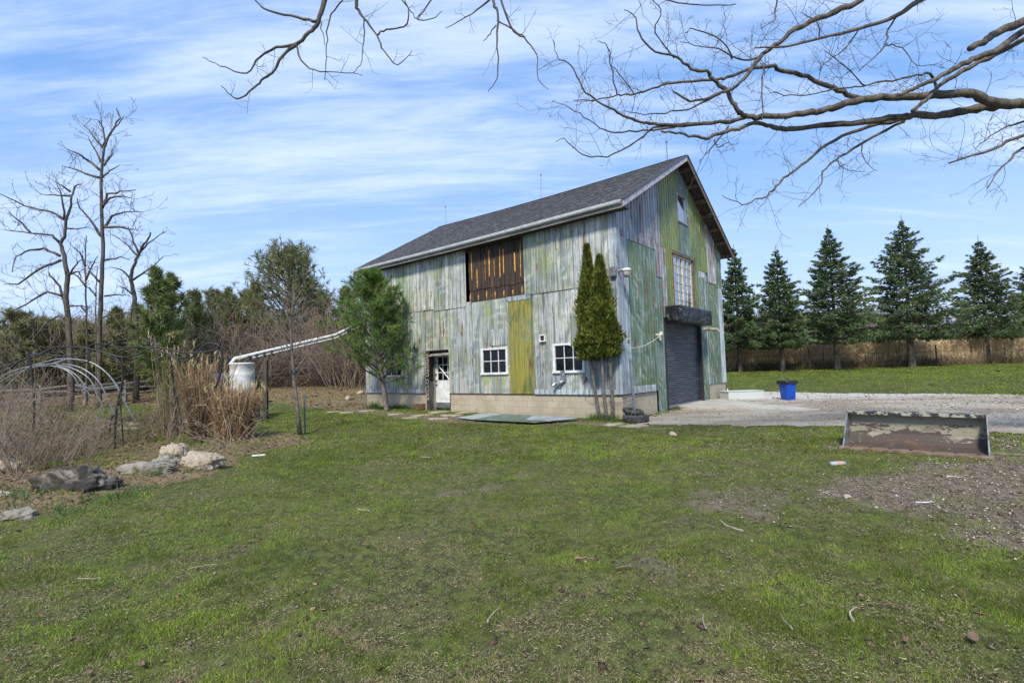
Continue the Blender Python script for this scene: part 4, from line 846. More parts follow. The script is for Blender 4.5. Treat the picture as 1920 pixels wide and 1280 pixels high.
bare_tree('crooked bare tree left of the tallest one, its long limbs sweeping out to the left', 24, [(355, 1340), (350, 1240), (330, 1000), (335, 900), (325, 800), (300, 740), (322, 700), (330, 620), (350, 560), (360, 500), (375, 450), (410, 440)], 8.5, 1.0,
 [[(310, 1000), (240, 980), (130, 1040), (20, 1090)], [(305, 820), (200, 860), (90, 940), (20, 940)], [(300, 800), (220, 765), (150, 770), (80, 800), (60, 880)], [(300, 735), (260, 695), (150, 685), (30, 670)], [(325, 620), (260, 580), (130, 550), (0, 490)], [(345, 900), (380, 840), (410, 815)], [(345, 890), (390, 880), (420, 940)], [(355, 480), (310, 450), (280, 430)], [(355, 500), (290, 500), (200, 490)],
  [(330, 1060), (300, 950), (250, 900), (240, 880)], [(330, 660), (380, 665), (440, 655)], [(345, 1150), (300, 1100), (240, 1120), (160, 1220)], [(335, 1050), (410, 1050), (450, 1060)], [(320, 620), (310, 500), (280, 430)], [(150, 680), (90, 620), (40, 570)]], 22)
bare_tree('bare tree with a forked dead-looking top, right of the tallest bare tree', 27, [(685, 1250), (680, 1100), (668, 980), (655, 920), (660, 870), (690, 800), (720, 740), (745, 710), (755, 680)], 7.5, 1.2,
 [[(650, 910), (610, 870), (550, 855)], [(690, 800), (640, 750), (580, 700)], [(690, 790), (740, 740), (820, 680)], [(665, 920), (740, 870), (820, 800)], [(690, 780), (660, 700), (640, 650)], [(670, 1000), (620, 960), (590, 950)]], 23, .9)
bare_tree('thin bare tree standing between the two big bare trees', 26, [(436, 1330), (435, 1200), (428, 950), (425, 800), (435, 700)], 3.4, .8, [[(430, 950), (390, 900), (360, 880)], [(430, 920), (460, 850), (490, 800)], [(432, 1080), (400, 1050), (350, 1050)], [(428, 850), (400, 780), (370, 760)]], 24, .7)
bare_tree('slim pale bare sapling just right of the tallest trunk', 24, [(480, 1330), (478, 1100), (480, 980), (484, 860)], 2.0, .7, [[(480, 1000), (450, 960), (420, 950)]], 25, .5)
# ---- conifers
def spruce(px, base_y, top_y, halfw, label, seed, skirt=.22):
    rg = np.random.default_rng(seed); b0 = ground(px, base_y); dep = b0 @ _F - EYE @ _F
    b0 = at(px, base_y, dep); b0[2] = float(gz_(b0[0], b0[1])); q = at(px, top_y, dep); H = q[2] - b0[2]; Rm = halfw * dep / F
    e = empty('spruce_tree', b0, 0, label, 'tree', 'row of spruces along the corn field')
    mb = MB(); mb.tube([(0, 0, -.2), (0, 0, .15), (0.03, 0, H * .5), (0, .02, H * 1.03)], [.22 * Rm / 3, .17 * Rm / 3, .09, .015], 8)
    S = Segs(); C = []; Dv = []; Wv = []; Co = []
    z = H * skirt
    while z < H * .99:
        u = (z - H * skirt) / (H * (1 - skirt)); Rr = Rm * ((1 - u) ** .92) * (.82 + .25 * rg.random()) * (min(1, .86 + u * 1.6)); nb = 7 if u < .85 else 5
        a0 = rg.random() * 6.28
        for k in range(nb):
            a = a0 + k * 6.283 / nb + rg.normal(0, .25); L = max(.06, Rr * (.48 + .68 * rg.random())); dr = np.array([cos(a), sin(a), 0.]); sdv = np.array([-sin(a), cos(a), 0.])
            rise = .22 + .55 * u; dro = .55 * (1 - u) * L * .42; zz = z + rg.normal(0, .06)
            def bp(t): return dr * L * t + np.array([0, 0, zz + rise * L * t * .35 - dro * 1.3 * t * t + .22 * L * t ** 3 * (1 - .5 * u)])
            prev = bp(0)
            for t in (.33, .66, 1.): c = bp(t); S.add(prev, c, .03 * (1 - t + .35) * min(1, L), .03 * (1.05 - t) * min(1, L)); prev = c
            m_ = int(22 * L + 8); t = .12 + .88 * rg.random(m_) ** .75; lat = (rg.random(m_) - .5) * 2; wd = (1.02 - t) * L * .40 + .06 * (1.15 - u)
            P = np.array([bp(tt) for tt in t]) + sdv[None] * (lat * wd)[:, None]; P[:, 2] -= np.abs(lat) * wd * .38 + rg.random(m_) * .14
            base_c = np.array([.084, .125, .052]) if k % 2 else np.array([.108, .148, .060])
            for r_ in range(4):
                dd = dr[None] * (.55 + .5 * rg.random((m_, 1))) + sdv[None] * (lat * .7)[:, None] + rg.normal(0, .34, (m_, 3)); dd[:, 2] += .02 - .12 * (1 - u); dd /= np.linalg.norm(dd, axis=1, keepdims=True)
                ll = (.13 + .14 * rg.random(m_)) * (1 if u < .7 else max(.42, 1 - 1.9 * (u - .7))); C.append(P + rg.normal(0, .03 * (1.1 - u), (m_, 3))); Dv.append(dd * ll[:, None]); ww = np.cross(dd, rg.normal(0, 1, (m_, 3))); ww /= np.linalg.norm(ww, axis=1, keepdims=True) + 1e-9; Wv.append(ww * (.055 + .03 * rg.random((m_, 1))))
                sh = (.65 + .75 * rg.random((m_, 1))) * (1 + .45 * (t[:, None] > .82)); Co.append(base_c[None] * sh)
        z += (.21 + .13 * rg.random()) * (1 if u < .8 else .75)
    V, Fc = S.arrays(4); tr = mb.build('trunk', BARK, e, True); npmesh('boughs', V, Fc, BARK, e)
    slivers('crown', np.concatenate(C), np.concatenate(Dv), np.concatenate(Wv), np.concatenate(Co), LEAF, e); return e
spruce(1388, 697, 461, 72, 'spruce nearest the barn, half hidden behind its corner', 31)
spruce(1468, 696, 462, 76, 'spruce with a leaning trunk, second from the barn', 32)
spruce(1570, 693, 423, 100, 'dense tall spruce, third from the barn', 33)
spruce(1710, 688, 406, 120, 'broadest and tallest spruce of the row', 34, .21)
spruce(1853, 681, 444, 84, 'bluish narrow spruce beside the thick wooden post', 35, .23)
spruce(1958, 676, 462, 84, 'spruce cut by the right edge of the photo', 36, .23)
spruce(1312, 699, 480, 70, 'spruce hidden behind the barn gable', 37)
def pine(px, base_y, top_y, halfw, label, seed, dep=None, name='young_pine', cat='tree', group=None, c0=(.075, .15, .025), c1=(.19, .29, .06), tufts=900, tl=.15, start=.20, nd=22, wn=.006, lean=0., side=1., ex=1.25):
    rg = np.random.default_rng(seed)
    if dep is None: b0 = ground(px, base_y); dep = (b0 - EYE) @ _F
    b0 = at(px, base_y, dep); b0[2] = float(gz_(b0[0], b0[1])) - .03; H = at(px, top_y, dep)[2] - b0[2]; Rm = halfw * dep / F
    e = empty(name, b0, 0, label, cat, group); mb = MB(); tk = H * .016
    mb.tube([(0, 0, -.1), (0.02, 0, .1), (-.05 + lean * .2, .02, H * .25), (-.12 + lean * .5, 0, H * .5), (lean - .15, 0, H * .97)], [tk * 1.5, tk * 1.15, tk, tk * .7, tk * .15], 9); mb.build('trunk', BARKG, e, True)
    S = Segs(); tips = []; nb = int((30 + H * 3) * (1.9 if name == 'young_pine' or tufts > 1400 else 1))
    for k in range(nb):
        u = start + (1 - start) * (k / nb); z = H * u; a = k * 2.4 + rg.normal(0, .3); L = Rm * (1.15 * (1 - ((u - start) / (1 - start)) ** ex) * min(1, .62 + 1.9 * (u - start)) + .07) * (.7 + .45 * rg.random()) * (side if cos(a) < 0 else 1)
        p = np.array([(-.12 + lean * .5) * min(1, u * 2), 0, z]); d = nrm(np.array([cos(a), sin(a), .25 + .75 * u])); n = 6; path = [p]
        for i in range(n):
            d = nrm(d + rg.normal(0, .12, 3) + np.array([0, 0, .10])); q = p + d * L / n; S.add(p, q, tk * .42 * (1 - i / n) + .006, tk * .42 * (1 - (i + 1) / n) + .006); p = q; path.append(p)
            if i >= 1:
                for s_ in range(3):
                    sd_ = nrm(np.cross(d, rg.normal(0, 1, 3))); dd = nrm(d * .7 + sd_ + np.array([0, 0, .25])); l2 = L * (.16 + .2 * rg.random()) ; q2 = p + dd * l2; S.add(p, q2, .007, .004); tips += [(q2, dd), (p + dd * l2 * .55, dd)]
        tips += [(p, d)]
    S.build('boughs', BARKG, e, 4)
    if len(tips) > tufts: idx = rg.permutation(len(tips))[:tufts]; tips = [tips[i] for i in idx]
    T = np.array([t[0] for t in tips]); DD = np.array([t[1] for t in tips]); m_ = len(T); P = np.repeat(T, nd, 0) - np.repeat(DD, nd, 0) * (rg.random((m_ * nd, 1)) * tl * 1.1)
    dv = np.repeat(DD, nd, 0) * .75 + rg.normal(0, .55, (m_ * nd, 3)); dv /= np.linalg.norm(dv, axis=1, keepdims=True); w = np.cross(dv, rg.normal(0, 1, dv.shape)); w /= np.linalg.norm(w, axis=1, keepdims=True)
    k = np.repeat(rg.random((m_, 1)), nd, 0); c = (np.array(c0) * (1 - k) + np.array(c1) * k) * (.75 + .5 * rg.random((m_ * nd, 1)))
    slivers('crown', P, dv * tl * (.6 + .6 * rg.random((m_ * nd, 1))), w * wn * 2, c, LEAF, e); return e
pine(724, 768, 508, 98, 'bushy young green pine growing in front of the left end of the barn', 41, 19.4, tufts=1250, tl=.22, nd=26, wn=.010, start=.2, lean=-.45, side=1.22)
# ---- arborvitae pair against the barn
def cedar(px, base_y, top_y, halfw, crown_y, dep, label, seed, trunks):
    rg = np.random.default_rng(seed); b0 = at(px, base_y, dep); b0[2] = float(gz_(b0[0], b0[1])); e = empty('cedar_tree', b0, 0, label, 'tree', 'clipped cedars against the barn corner')
    H = at(px, top_y, dep)[2] - b0[2]; zc = at(px, crown_y, dep)[2] - b0[2]; Rm = halfw * dep / F
    for dx, dx2 in trunks:
        mb = MB(); n = 8; mb.tube([(dx * dep / F + (dx2 - dx) * dep / F * t + .015 * sin(t * 9 + dx), .02 * cos(t * 7), -.1 + (zc + .9) * t) for t in np.linspace(0, 1, n)], [.05 - .02 * t for t in np.linspace(0, 1, n)], 8); mb.build('trunk', BARKG, e, True)
    n = 15000; u = rg.random(n) ** 1.35; z = zc + (H - zc) * u; a = rg.random(n) * 6.283
    prof = np.where(u < .12, .72 + 2.3 * u, 1.0) * (1 - u) ** .9 * (1 + .16 * np.sin(a * 3 + u * 9 + seed)) + .05
    lump = .55 + .9 * fbm(a * 2.6 + seed, z * 3.6, 1.0, seed, 3); rr = Rm * prof * lump * (1 - .35 * rg.random(n) ** 2.2) * (1 + .42 * rg.random(n) ** 9)
    zz = z - (u < .05) * rg.random(n) * .22; P = np.stack([rr * np.cos(a), rr * np.sin(a) * .9, zz], 1)
    dv = np.stack([np.cos(a) * .55, np.sin(a) * .55, np.full(n, .9)], 1) + rg.normal(0, .38, (n, 3)); dv /= np.linalg.norm(dv, axis=1, keepdims=True); w = np.cross(dv, rg.normal(0, 1, dv.shape)); w /= np.linalg.norm(w, axis=1, keepdims=True)
    k = smooth(.3, .75, fbm(a * 3, z * 5, 1., seed + 5, 3))[:, None] * .7 + .3 * rg.random((n, 1)); c = np.array([.050, .072, .012]) * (1 - k) + np.array([.22, .24, .04]) * k
    slivers('crown', P, dv * (.07 + .06 * rg.random((n, 1))), w * .05, c, LEAF, e)
    S = Segs()
    for i in range(70): t = rg.random(); aa = rg.random() * 6.28; r_ = Rm * (1 - t) ** .8 * .8; zb = zc + (H - zc) * t; S.add((0, 0, zb - .2), (r_ * cos(aa), r_ * sin(aa), zb + .1), .012, .004)
    S.build('boughs', BARKG, e, 4)
cedar(1112, 786, 456, 25, 662, 14.55, 'left and taller of the two dark cedars by the barn corner, bare at the foot', 51, [(14, -8)])
cedar(1136, 787, 477, 30, 655, 14.25, 'right cedar by the barn corner, standing on two bare trunks', 52, [(2, -8), (12, 14)])
# ---- young bare tree with stake
rgb = np.random.default_rng(61); b0 = gpt(563, 815); e = empty('bare_sapling', b0, 0, 'slim bare young tree with upswept branches alone on the lawn', 'tree'); dep = (b0 - EYE) @ _F
mb = MB(); pts = [(563, 818), (558, 770), (552, 720), (549, 680), (546, 640), (545, 600), (549, 575), (553, 548)]; P = [at(x, y, dep) - b0 for x, y in pts]; mb.tube(P, [.065, .052, .046, .04, .03, .022, .013, .007], 9); mb.build('trunk', BARKG, e, True)
S = Segs()
for i, t in enumerate(np.linspace(.30, .98, 30)):
    k = t * (len(P) - 1); i0 = min(int(k), len(P) - 2); p = P[i0] + (P[i0 + 1] - P[i0]) * (k - i0); a = i * 2.4 + rgb.normal(0, .4); L = 1.55 * (1.12 - t) * (.6 + .5 * rgb.random()) + .22
    grow(S, p, (cos(a), sin(a), .75 + .5 * rgb.random()), L, .02 * (1.2 - t), 2, rgb, .32, .2, .5, 2.8, .6, .0036, .4)
S.build('branches', plain('red_twig', (.20, .16, .13), (.12, .09, .075), .7, 20, bmp=0), e, 4)
def post(name, px, py, top, w, mt, label, cat, dz=0, parent=None, group=None, sq=True, lean=0.):
    b0 = gpt(px, py); dep = (b0 - EYE) @ _F; h = at(px, top, dep)[2] - b0[2]; mb = MB()
    if sq: mb.box((-w / 2, -w / 2, -.2), (w / 2, w / 2, h))
    else: mb.tube([(0, 0, -.2), (lean * .5, 0, h * .5), (lean, 0, h)], w / 2, 8)
    o = mb.build(name, mt, None, bevel=.004); o.location = b0; tag(o, label, cat, group); return o, h, b0
post('metal_stake', 572, 812, 740, .045, GALV, 'short grey metal stake beside the bare young tree', 'stake')
# ================================================================== BACKGROUND WOOD, FENCES, CORN
def shrub(name, px, base_y, dep, h, w, label, group, seed, n=60, col=TWIG, cat='shrub', lev=2, r=.012, spread=.7, minr=.004):
    rg = np.random.default_rng(seed); b0 = at(px, base_y, dep); b0[2] = float(gz_(b0[0], b0[1])) - .03; S = Segs()
    for k in range(n):
        a = rg.random() * 6.28; rr = w * .28 * rg.random(); d = np.array([cos(a) * w / h * .8 * rg.random(), sin(a) * w / h * .8 * rg.random(), 1.]); grow(S, (rr * cos(a), rr * sin(a), 0), d, h * (.55 + .5 * rg.random()), r * (.6 + .7 * rg.random()), lev, rg, .06, .28, .55, 2.6, spread, minr, .35)
    o = S.build(name, col, None, 3); o.location = b0; tag(o, label, cat, group); return o
BROWN1 = plain('brown_twigs', (.26, .20, .14), (.15, .11, .075), .85, 9, bmp=0); GREYT = plain('grey_twigs', (.26, .21, .165), (.15, .12, .09), .85, 9, bmp=0)
# pines and bushes behind the fence, each on its own
wood = [(300, 28, 500, 34, .05), (322, 31, 512, 30, .3), (372, 36, 545, 34, .3), (430, 38, 540, 30, .25), (545, 40, 468, 68, .45), (486, 42, 528, 36, .35), (610, 41, 548, 32, .35), (650, 43, 538, 34, .4), (225, 35, 578, 30, .6), (85, 34, 598, 34, .7), (28, 33, 588, 34, .8), (165, 36, 606, 30, .7), (575, 44, 525, 50, .4), (700, 46, 545, 40, .4), (405, 44, 545, 40, .45), (265, 42, 572, 34, .6), (125, 40, 602, 34, .8), (460, 47, 545, 50, .4)]
wl = ['tall thin pine left of the two slender ones', 'slender pine with open crown behind the left hedge', 'low round pine with bright needles', 'bushy pine behind the white barrel', 'largest pine of the wood, a dark pyramid above the rest', 'pine just left of the largest one', 'small pine near the barn eave', 'pine beside the left end of the barn', 'scrubby pine right of the tallest bare trunk', 'scrubby pine under the crooked bare tree', 'dull green pine at the left edge of the wood', 'low pine seen between the bare trunks', 'pine shoulder to shoulder with the largest one, on its right', 'pine behind the barn left end', 'pine filling the gap above the ornamental grass', 'broad dull pine behind the forked bare tree', 'far dull pine between the bare trees', 'far broad pine in the middle of the wood']
rg_ = random.Random(3)
for i, ((px, dp, ty_, hw, gr), lb) in enumerate(zip(wood, wl)):
    c0 = np.array([.105, .135, .040]) * (1 - gr) + np.array([.16, .15, .07]) * gr; c1 = c0 * 2.0; hw = hw * 1.25
    pine(px, 715, ty_, hw, lb, 100 + i, dp - 3 - (i % 3), 'pine_tree', 'tree', 'pines of the wood on the left', tuple(c0), tuple(c1), 1500 if i == 4 else 620, .36, .12, 14, .022, ex=[2.6, 3.5, 2.][i % 3], side=[1., .7, 1.3, .85][i % 4], lean=rg_.uniform(-.5, .5))
for i in range(22):
    px = [-20, 15, 55, 100, 140, 175, 210, 250, 290, 335, 375, 410, 450, 480, 515, 550, 585, 620, 655, 690, 60, 500][i]; dp = 30.5 + (i * 7 % 9); sh = ['brown', 'grey', 'dark', 'reddish'][i % 4]
    nb = ['at the left edge of the wood', 'left of the crooked bare tree', 'below the crooked bare tree', 'behind the crooked trunk', 'between the two big bare trunks', 'behind the tallest bare trunk', 'right of the tallest bare trunk', 'under the forked bare tree', 'behind the tall thin pine', 'behind the iron arbour top', 'left of the dry grass clump', 'above the dry grass clump', 'behind the white barrel', 'above the white pipe end', 'behind the pipe post', 'behind the bare sapling', 'right of the bare sapling', 'above the split rail fence end', 'beside the barn downspout', 'behind the barn corner', 'among the left pines', 'left of the largest pine'][i]
    shrub('bare_shrub', px, 715, dp, 3.4 + (i * 5 % 7) * .36, 4.6, f'{sh} leafless shrub thicket {nb}', 'leafless shrubs of the wood', 200 + i, 42, [BROWN1, GREYT, BROWN1, TWIG][i % 4], r=.03, minr=.011)
# the undergrowth and distant wood as masses
rg = np.random.default_rng(70)
def mass(name, n, xr, yr, hf, cols, L, w, mt=DRY, kind='stuff', zup=.8, wx=None):
    x = xr[0] + (xr[1] - xr[0]) * rg.random(n); y = yr[0] + (yr[1] - yr[0]) * rg.random(n); h = hf(x, y); z = gh(x, y) + h * rg.random(n) ** 1.1
    d = rg.normal(0, .55, (n, 3)); d[:, 2] = np.abs(d[:, 2]) * .5 + zup; d /= np.linalg.norm(d, axis=1, keepdims=True); ww = np.cross(d, rg.normal(0, 1, d.shape)); ww /= np.linalg.norm(ww, axis=1, keepdims=True)
    cols = np.array(cols); pick = (fbm(x, y + z * 1.5, .35, 5, 3) * 1.5 * len(cols) + rg.normal(0, .6, n)).astype(int) % len(cols); c = cols[pick] * (.7 + .6 * rg.random((n, 1)))
    kp = h > .01; x, y, z, d, ww, c, n = x[kp], y[kp], z[kp], d[kp], ww[kp], c[kp], int(kp.sum())
    o = slivers(name, np.stack([x, y, z], 1), d * (L * (.5 + rg.random((n, 1)))), ww * w, c, mt); o['kind'] = kind; return o
mass('undergrowth', 150000, (-48, -3.2), (37, 52), lambda x, y: 1.6 + 2.4 * fbm(x, y, .22, 8, 4) + .9 * smooth(40, 50, y), [(.13, .14, .06), (.20, .15, .10), (.22, .17, .12), (.12, .09, .06), (.10, .11, .04), (.24, .19, .14), (.13, .13, .055)], 1.1, .035)
mass('far_wood', 50000, (-70, 12), (62, 80), lambda x, y: 3.6 + 4.0 * fbm(x, y, .1, 18, 4), [(.15, .12, .09), (.085, .10, .04), (.18, .145, .11), (.10, .11, .05)], 2.4, .10)
mass('far_bare_trees', 60000, (18, 170), (112, 135), lambda x, y: 5 + 9 * fbm(x, y, .045, 28, 4) - 4 * smooth(60, 110, x), [(.20, .16, .145), (.15, .125, .115), (.24, .2, .18)], 3.2, .09)
# brush and leaf litter bank in front of the wood
mass('brush_heap', 22000, (-24, -5.2), (31.5, 37), lambda x, y: .25 + .8 * fbm(x, y, .5, 38, 3) * smooth(31.5, 34, y), [(.17, .12, .085), (.24, .175, .12), (.10, .075, .055)], .5, .03, zup=.15)
# corn
rg = np.random.default_rng(71); n = 46000
rows = 38.9 + .78 * rg.integers(0, 9, n); x = 5 + 62 * rg.random(n); y = rows + .03 * x * 0 + rg.normal(0, .06, n); z0 = gh(x, y); hh = 1.75 + .35 * rg.random(n)
P = np.stack([x, y, z0], 1); Dv = np.stack([rg.normal(0, .12, n), rg.normal(0, .1, n), hh], 1); Wd = np.stack([np.full(n, .035), np.zeros(n), np.zeros(n)], 1)
cc_ = np.array([[.62, .45, .24], [.75, .57, .33], [.46, .32, .17], [.82, .66, .42]])
nl_ = 150000; ix = rg.integers(0, n, nl_); t_ = rg.random(nl_); P2 = P[ix] + Dv[ix] * t_[:, None]; dl = rg.normal(0, 1, (nl_, 3)); dl[:, 2] = rg.normal(-.5, .5, nl_); dl = dl / np.linalg.norm(dl, axis=1, keepdims=True) * (.2 + .3 * rg.random((nl_, 1)))
wl_ = np.cross(dl, rg.normal(0, 1, dl.shape)); wl_ = wl_ / np.linalg.norm(wl_, axis=1, keepdims=True) * .05
o = slivers('corn_field', np.concatenate([P, P2]), np.concatenate([Dv, dl]), np.concatenate([Wd, wl_]), cc_[rg.integers(0, 4, n + nl_)] * (.6 + .6 * rg.random((n + nl_, 1))) * (1 - .35 * np.concatenate([np.zeros(n), (t_ < .3) * 1.])[:, None]), DRY); o['kind'] = 'stuff'
mass('weeds_at_field_edge', 16000, (5, 60), (38.0, 38.8), lambda x, y: .35 + 0 * x, [(.17, .13, .085), (.12, .1, .06), (.1, .11, .04), (.24, .19, .12)], .45, .025)
# wire fence posts along the field
for px, by, ty_, w, lb in ((1519, 693, 654, .11, 'dark wooden post between the second and third spruces'), (1393, 697, 663, .05, 'thin steel post close to the first spruce'), (1688, 688, 651, .06, 'thin dark post left of the broadest spruce'), (1757, 686, 646, .09, 'slim post right of the broadest spruce'), (1901, 679, 633, .2, 'thick grey wooden post at the right of the field'), (1545, 692, 660, .04, 'thin post left of the third spruce'), (1491, 695, 672, .05, 'short dark stub post among the spruces')):
    post('fence_post', px, by, ty_, w, DARKWOOD if w < .18 else OLDWOOD, lb, 'fence post', group='posts of the wire fence by the corn', sq=False)
mb = MB()
for h in (.35, .7, 1.05): mb.tube([(x_, 38.35 + .0 * x_, gh(x_, 38.35) + h + .02 * sin(x_)) for x_ in np.arange(8, 60, 2.)], .008, 4)
tag(mb.build('fence_wire', DARKWOOD), 'thin wires strung between posts along the corn field', 'wire')
# split rail fence on the left
rg = random.Random(8)
def rail(mb, p, q, r): n = 6; mb.tube([tuple(np.array(p) + (np.array(q) - np.array(p)) * k / n + np.array([0, 0, rg.uniform(-.02, .02)])) for k in range(n + 1)], [r * rg.uniform(.8, 1.15) for _ in range(n + 1)], 5)
fx = [(636, 712, 34.5), (545, 722, 33.0), (470, 728, 31.5), (395, 733, 30.0), (310, 737, 28.8), (235, 741, 27.6), (160, 745, 26.6), (75, 750, 25.6), (-20, 756, 24.6)]
fe = empty('split_rail_fence', at(330, 735, 29)[:2].tolist() + [0], 0, 'weathered grey split rail fence running in front of the wood', 'fence'); fi = -np.array(fe.location)
fp = []
for px, py, dp in fx: q = at(px, py, dp); q[2] = float(gh(q[0], q[1])) + .1; fp.append(q + fi)
for i, q in enumerate(fp):
    mb = MB(); mb.box((q[0] - .07, q[1] - .07, q[2] - .3), (q[0] + .07, q[1] + .07, q[2] + 1.05)); mb.build('post', RAIL, fe, bevel=.01)
    if i + 1 < len(fp):
        for h in (.32, .62, .9):
            if i == 0 and h == .62: continue
            mb = MB(); rail(mb, q + np.array([0, -.05, h + rg.uniform(-.06, .06) + (.1 if i == 0 else 0)]), fp[i + 1] + np.array([0, -.05, h + rg.uniform(-.06, .06)]), .05); mb.build('rail', RAIL, fe)
# field stones at the foot of the bank
def rock(name, loc, size, seed, mt, label=None, cat='rock', group=None, sub=5, rough=.32, rz=0., parent=None, ridge=0.):
    from mathutils import noise as mn
    bm = bmesh.new(); bmesh.ops.create_icosphere(bm, subdivisions=sub, radius=1); off = Vector((seed * 3.1, seed * 1.7, seed * 2.3))
    for v in bm.verts:
        q = v.co.copy(); d = mn.fractal(q * 1.2 + off, .8, 2.2, 6) * rough * .95 + mn.ridged_multi_fractal(q * 1.6 + off, .9, 2.0, 4, 1., 2.) * ridge * .06 + mn.fractal(q * 5 + off, .8, 2, 3) * .05
        cell = mn.voronoi(q * 1.3 + off)[0][0]; q = q * (1 + d - .18 * cell)
        cr = abs(mn.noise(q * 1.5 + off)); cr2 = abs(mn.noise(q * 3.3 - off)); q = q * (1 - .26 * .45 * max(0, 1 - cr / .11) - .05 * max(0, 1 - cr2 / .1))
        if q.z < -.35: q.z = -.35 + (q.z + .35) * .3
        v.co = Vector((q.x * size[0], q.y * size[1], q.z * size[2]))
    me = bpy.data.meshes.new(name); bm.to_mesh(me); bm.free(); me.materials.append(mt); me.polygons.foreach_set('use_smooth', [True] * len(me.polygons)); o = bpy.data.objects.new(name, me); link(o, parent); o.location = tuple(loc); o.rotation_euler = (0, 0, rz); tag(o, label, cat, group); return o
def rockmat(name, c1, c2, dark, amt):
    m, t, b = mat(name); o = t.nodes.new('ShaderNodeTexCoord').outputs['Object']; n = NOISE(t, o, 3, 8, .65, .3); n2 = NOISE(t, o, 1.7, 6, .6, .6); n3 = NOISE(t, o, 22, 6, .7)
    c = MIX(t, RAMP(t, n, .4, .62), c1, c2); c = MIX(t, RAMP(t, n2, .62 - .25 * amt, .7 - .2 * amt, 0, .92), c, dark); c = MIX(t, RAMP(t, n3, .52, .7, 0, .5), c, tuple(x * .5 for x in c2)); c = MIX(t, RAMP(t, n3, .4, .3, 0, .3), c, (.5, .48, .42))
    t.links.new(c, b.inputs['Base Color']); b.inputs['Roughness'].default_value = .93; bump(t, b, NOISE(t, o, 7, 8, .7), 1., .06); return m
ROCKP = rockmat('pale_rock', (.42, .36, .27), (.30, .25, .18), (.15, .12, .09), .1); ROCKD = rockmat('dark_rock', (.30, .26, .2), (.16, .135, .11), (.022, .019, .016), .95); ROCKM = rockmat('mossy_rock', (.30, .28, .23), (.17, .15, .11), (.085, .08, .02), .5)
for px, py, sx, sy, sz, sd, mt, lb, rz, rid in [(120, 936, .80, .42, .36, 3, ROCKD, 'long rock blackened on its face, by the lawn edge', .5, .3), (318, 872, .42, .32, .36, 7, ROCKP, 'upright pale tan boulder at the back of the rock group', .3, .2), (368, 886, .62, .45, .30, 11, ROCKP, 'broad flat pale boulder at the right end of the rocks', .2, .4), (262, 905, .66, .36, .19, 14, ROCKM, 'low mossy rock half sunk among dead leaves', .3, .5), (300, 893, .40, .3, .24, 19, ROCKM, 'grey lichen-spotted rock against the pale boulders', .8, .4), (-8, 892, .60, .45, .36, 23, ROCKP, 'rounded boulder cut by the left edge of the photo', 0, .2), (10, 975, .4, .3, .14, 25, ROCKM, 'small half-buried rock at the left edge, below the others', 0, .2), (-20, 952, .3, .25, .16, 28, ROCKP, 'pale stone at the far left among leaves', 0, .2)]:
    q = gpt(px, py); rock('boulder', q + np.array([0, .15, sz * .0]), (sx * .60, sy * .60, sz * .78), sd, mt, lb, 'boulder', 'boulders edging the garden bed', rz=rz, ridge=rid)
for px, py, s, lb in ((1131, 783, .13, 'white stone at the foot of the cedars'), (676, 712, .22, 'pale field stone on the bank left of the barn'), (652, 716, .2, 'tan field stone on the leaf bank'), (1262, 817, .1, 'cream stone lying in the grass edge in front of the drive'), (1590, 935, .05, 'small blue-grey stone on the bare soil'), (700, 706, .2, 'field stone beside the barn foundation end')):
    q = gpt(px, py); rock('stone', q + np.array([0, 0, s * .25]), (s, s * .8, s * .75), px % 17, ROCKP, lb, 'stone', sub=3, rz=px)
# ================================================================== THINGS IN THE YARD
# ---- loader bucket
q0, q1 = gpt(1582, 838), gpt(1856, 858); ux = nrm(np.array([q1[0] - q0[0], q1[1] - q0[1], 0])); Lb = float(np.hypot(q1[0] - q0[0], q1[1] - q0[1])); mid = (q0 + q1) / 2
m, t, b = mat('worn_bucket_paint'); o = t.nodes.new('ShaderNodeTexCoord').outputs['Object']
n = NOISE(t, MAP(t, o, (0, 0, 0), (0, 0, 0), (1, 1.5, 3)), 2.2, 8, .68, .4); sz = t.nodes.new('ShaderNodeSeparateXYZ'); t.links.new(o, sz.inputs[0]); zz_ = sz.outputs[2]
n2 = NOISE(t, o, 14, 7, .7)
c = MIX(t, RAMP(t, NOISE(t, MAP(t, o, (4, 0, 0), (0, 0, 0), (1, 1, 3)), 2.6, 6, .7), .52, .64, 0, .8), (.24, .225, .165), (.12, .105, .075)); wear = M(t, 'SUBTRACT', M(t, 'ADD', n, M(t, 'MULTIPLY', n2, .30)), M(t, 'MULTIPLY', zz_, .62))
c = MIX(t, RAMP(t, wear, .47, .49), c, (.062, .045, .037)); c = MIX(t, RAMP(t, n2, .55, .66, 0, .6), c, (.06, .045, .035)); c = MIX(t, RAMP(t, M(t, 'ADD', wear, M(t, 'MULTIPLY', n2, .3)), .80, .86, 0, .6), c, (.14, .075, .04))
t.links.new(c, b.inputs['Base Color']); b.inputs['Roughness'].default_value = .7; bump(t, b, n2, .4, .01); BUCK = m
BLADE = plain('worn_steel_edge', (.26, .19, .14), (.15, .09, .055), .5, 6, metal=.2, bmp=.4, stretch=(1, 2, 1)); FLAKY = plain('flaking_black_paint', (.35, .33, .26), (.03, .03, .033), .6, 9, bmp=.4, stretch=(1, 1, 1), lo=.45, hi=.55); GREYP = plain('grey_steel_paint', (.20, .21, .23), (.07, .065, .06), .5, 7, bmp=.3)
bk = empty('loader_bucket', (mid[0], mid[1], min(q0[2], q1[2]) + .01), math.atan2(ux[1], ux[0]), 'rusty worn tractor loader bucket lying open on the grass beside the gravel drive', 'loader bucket')
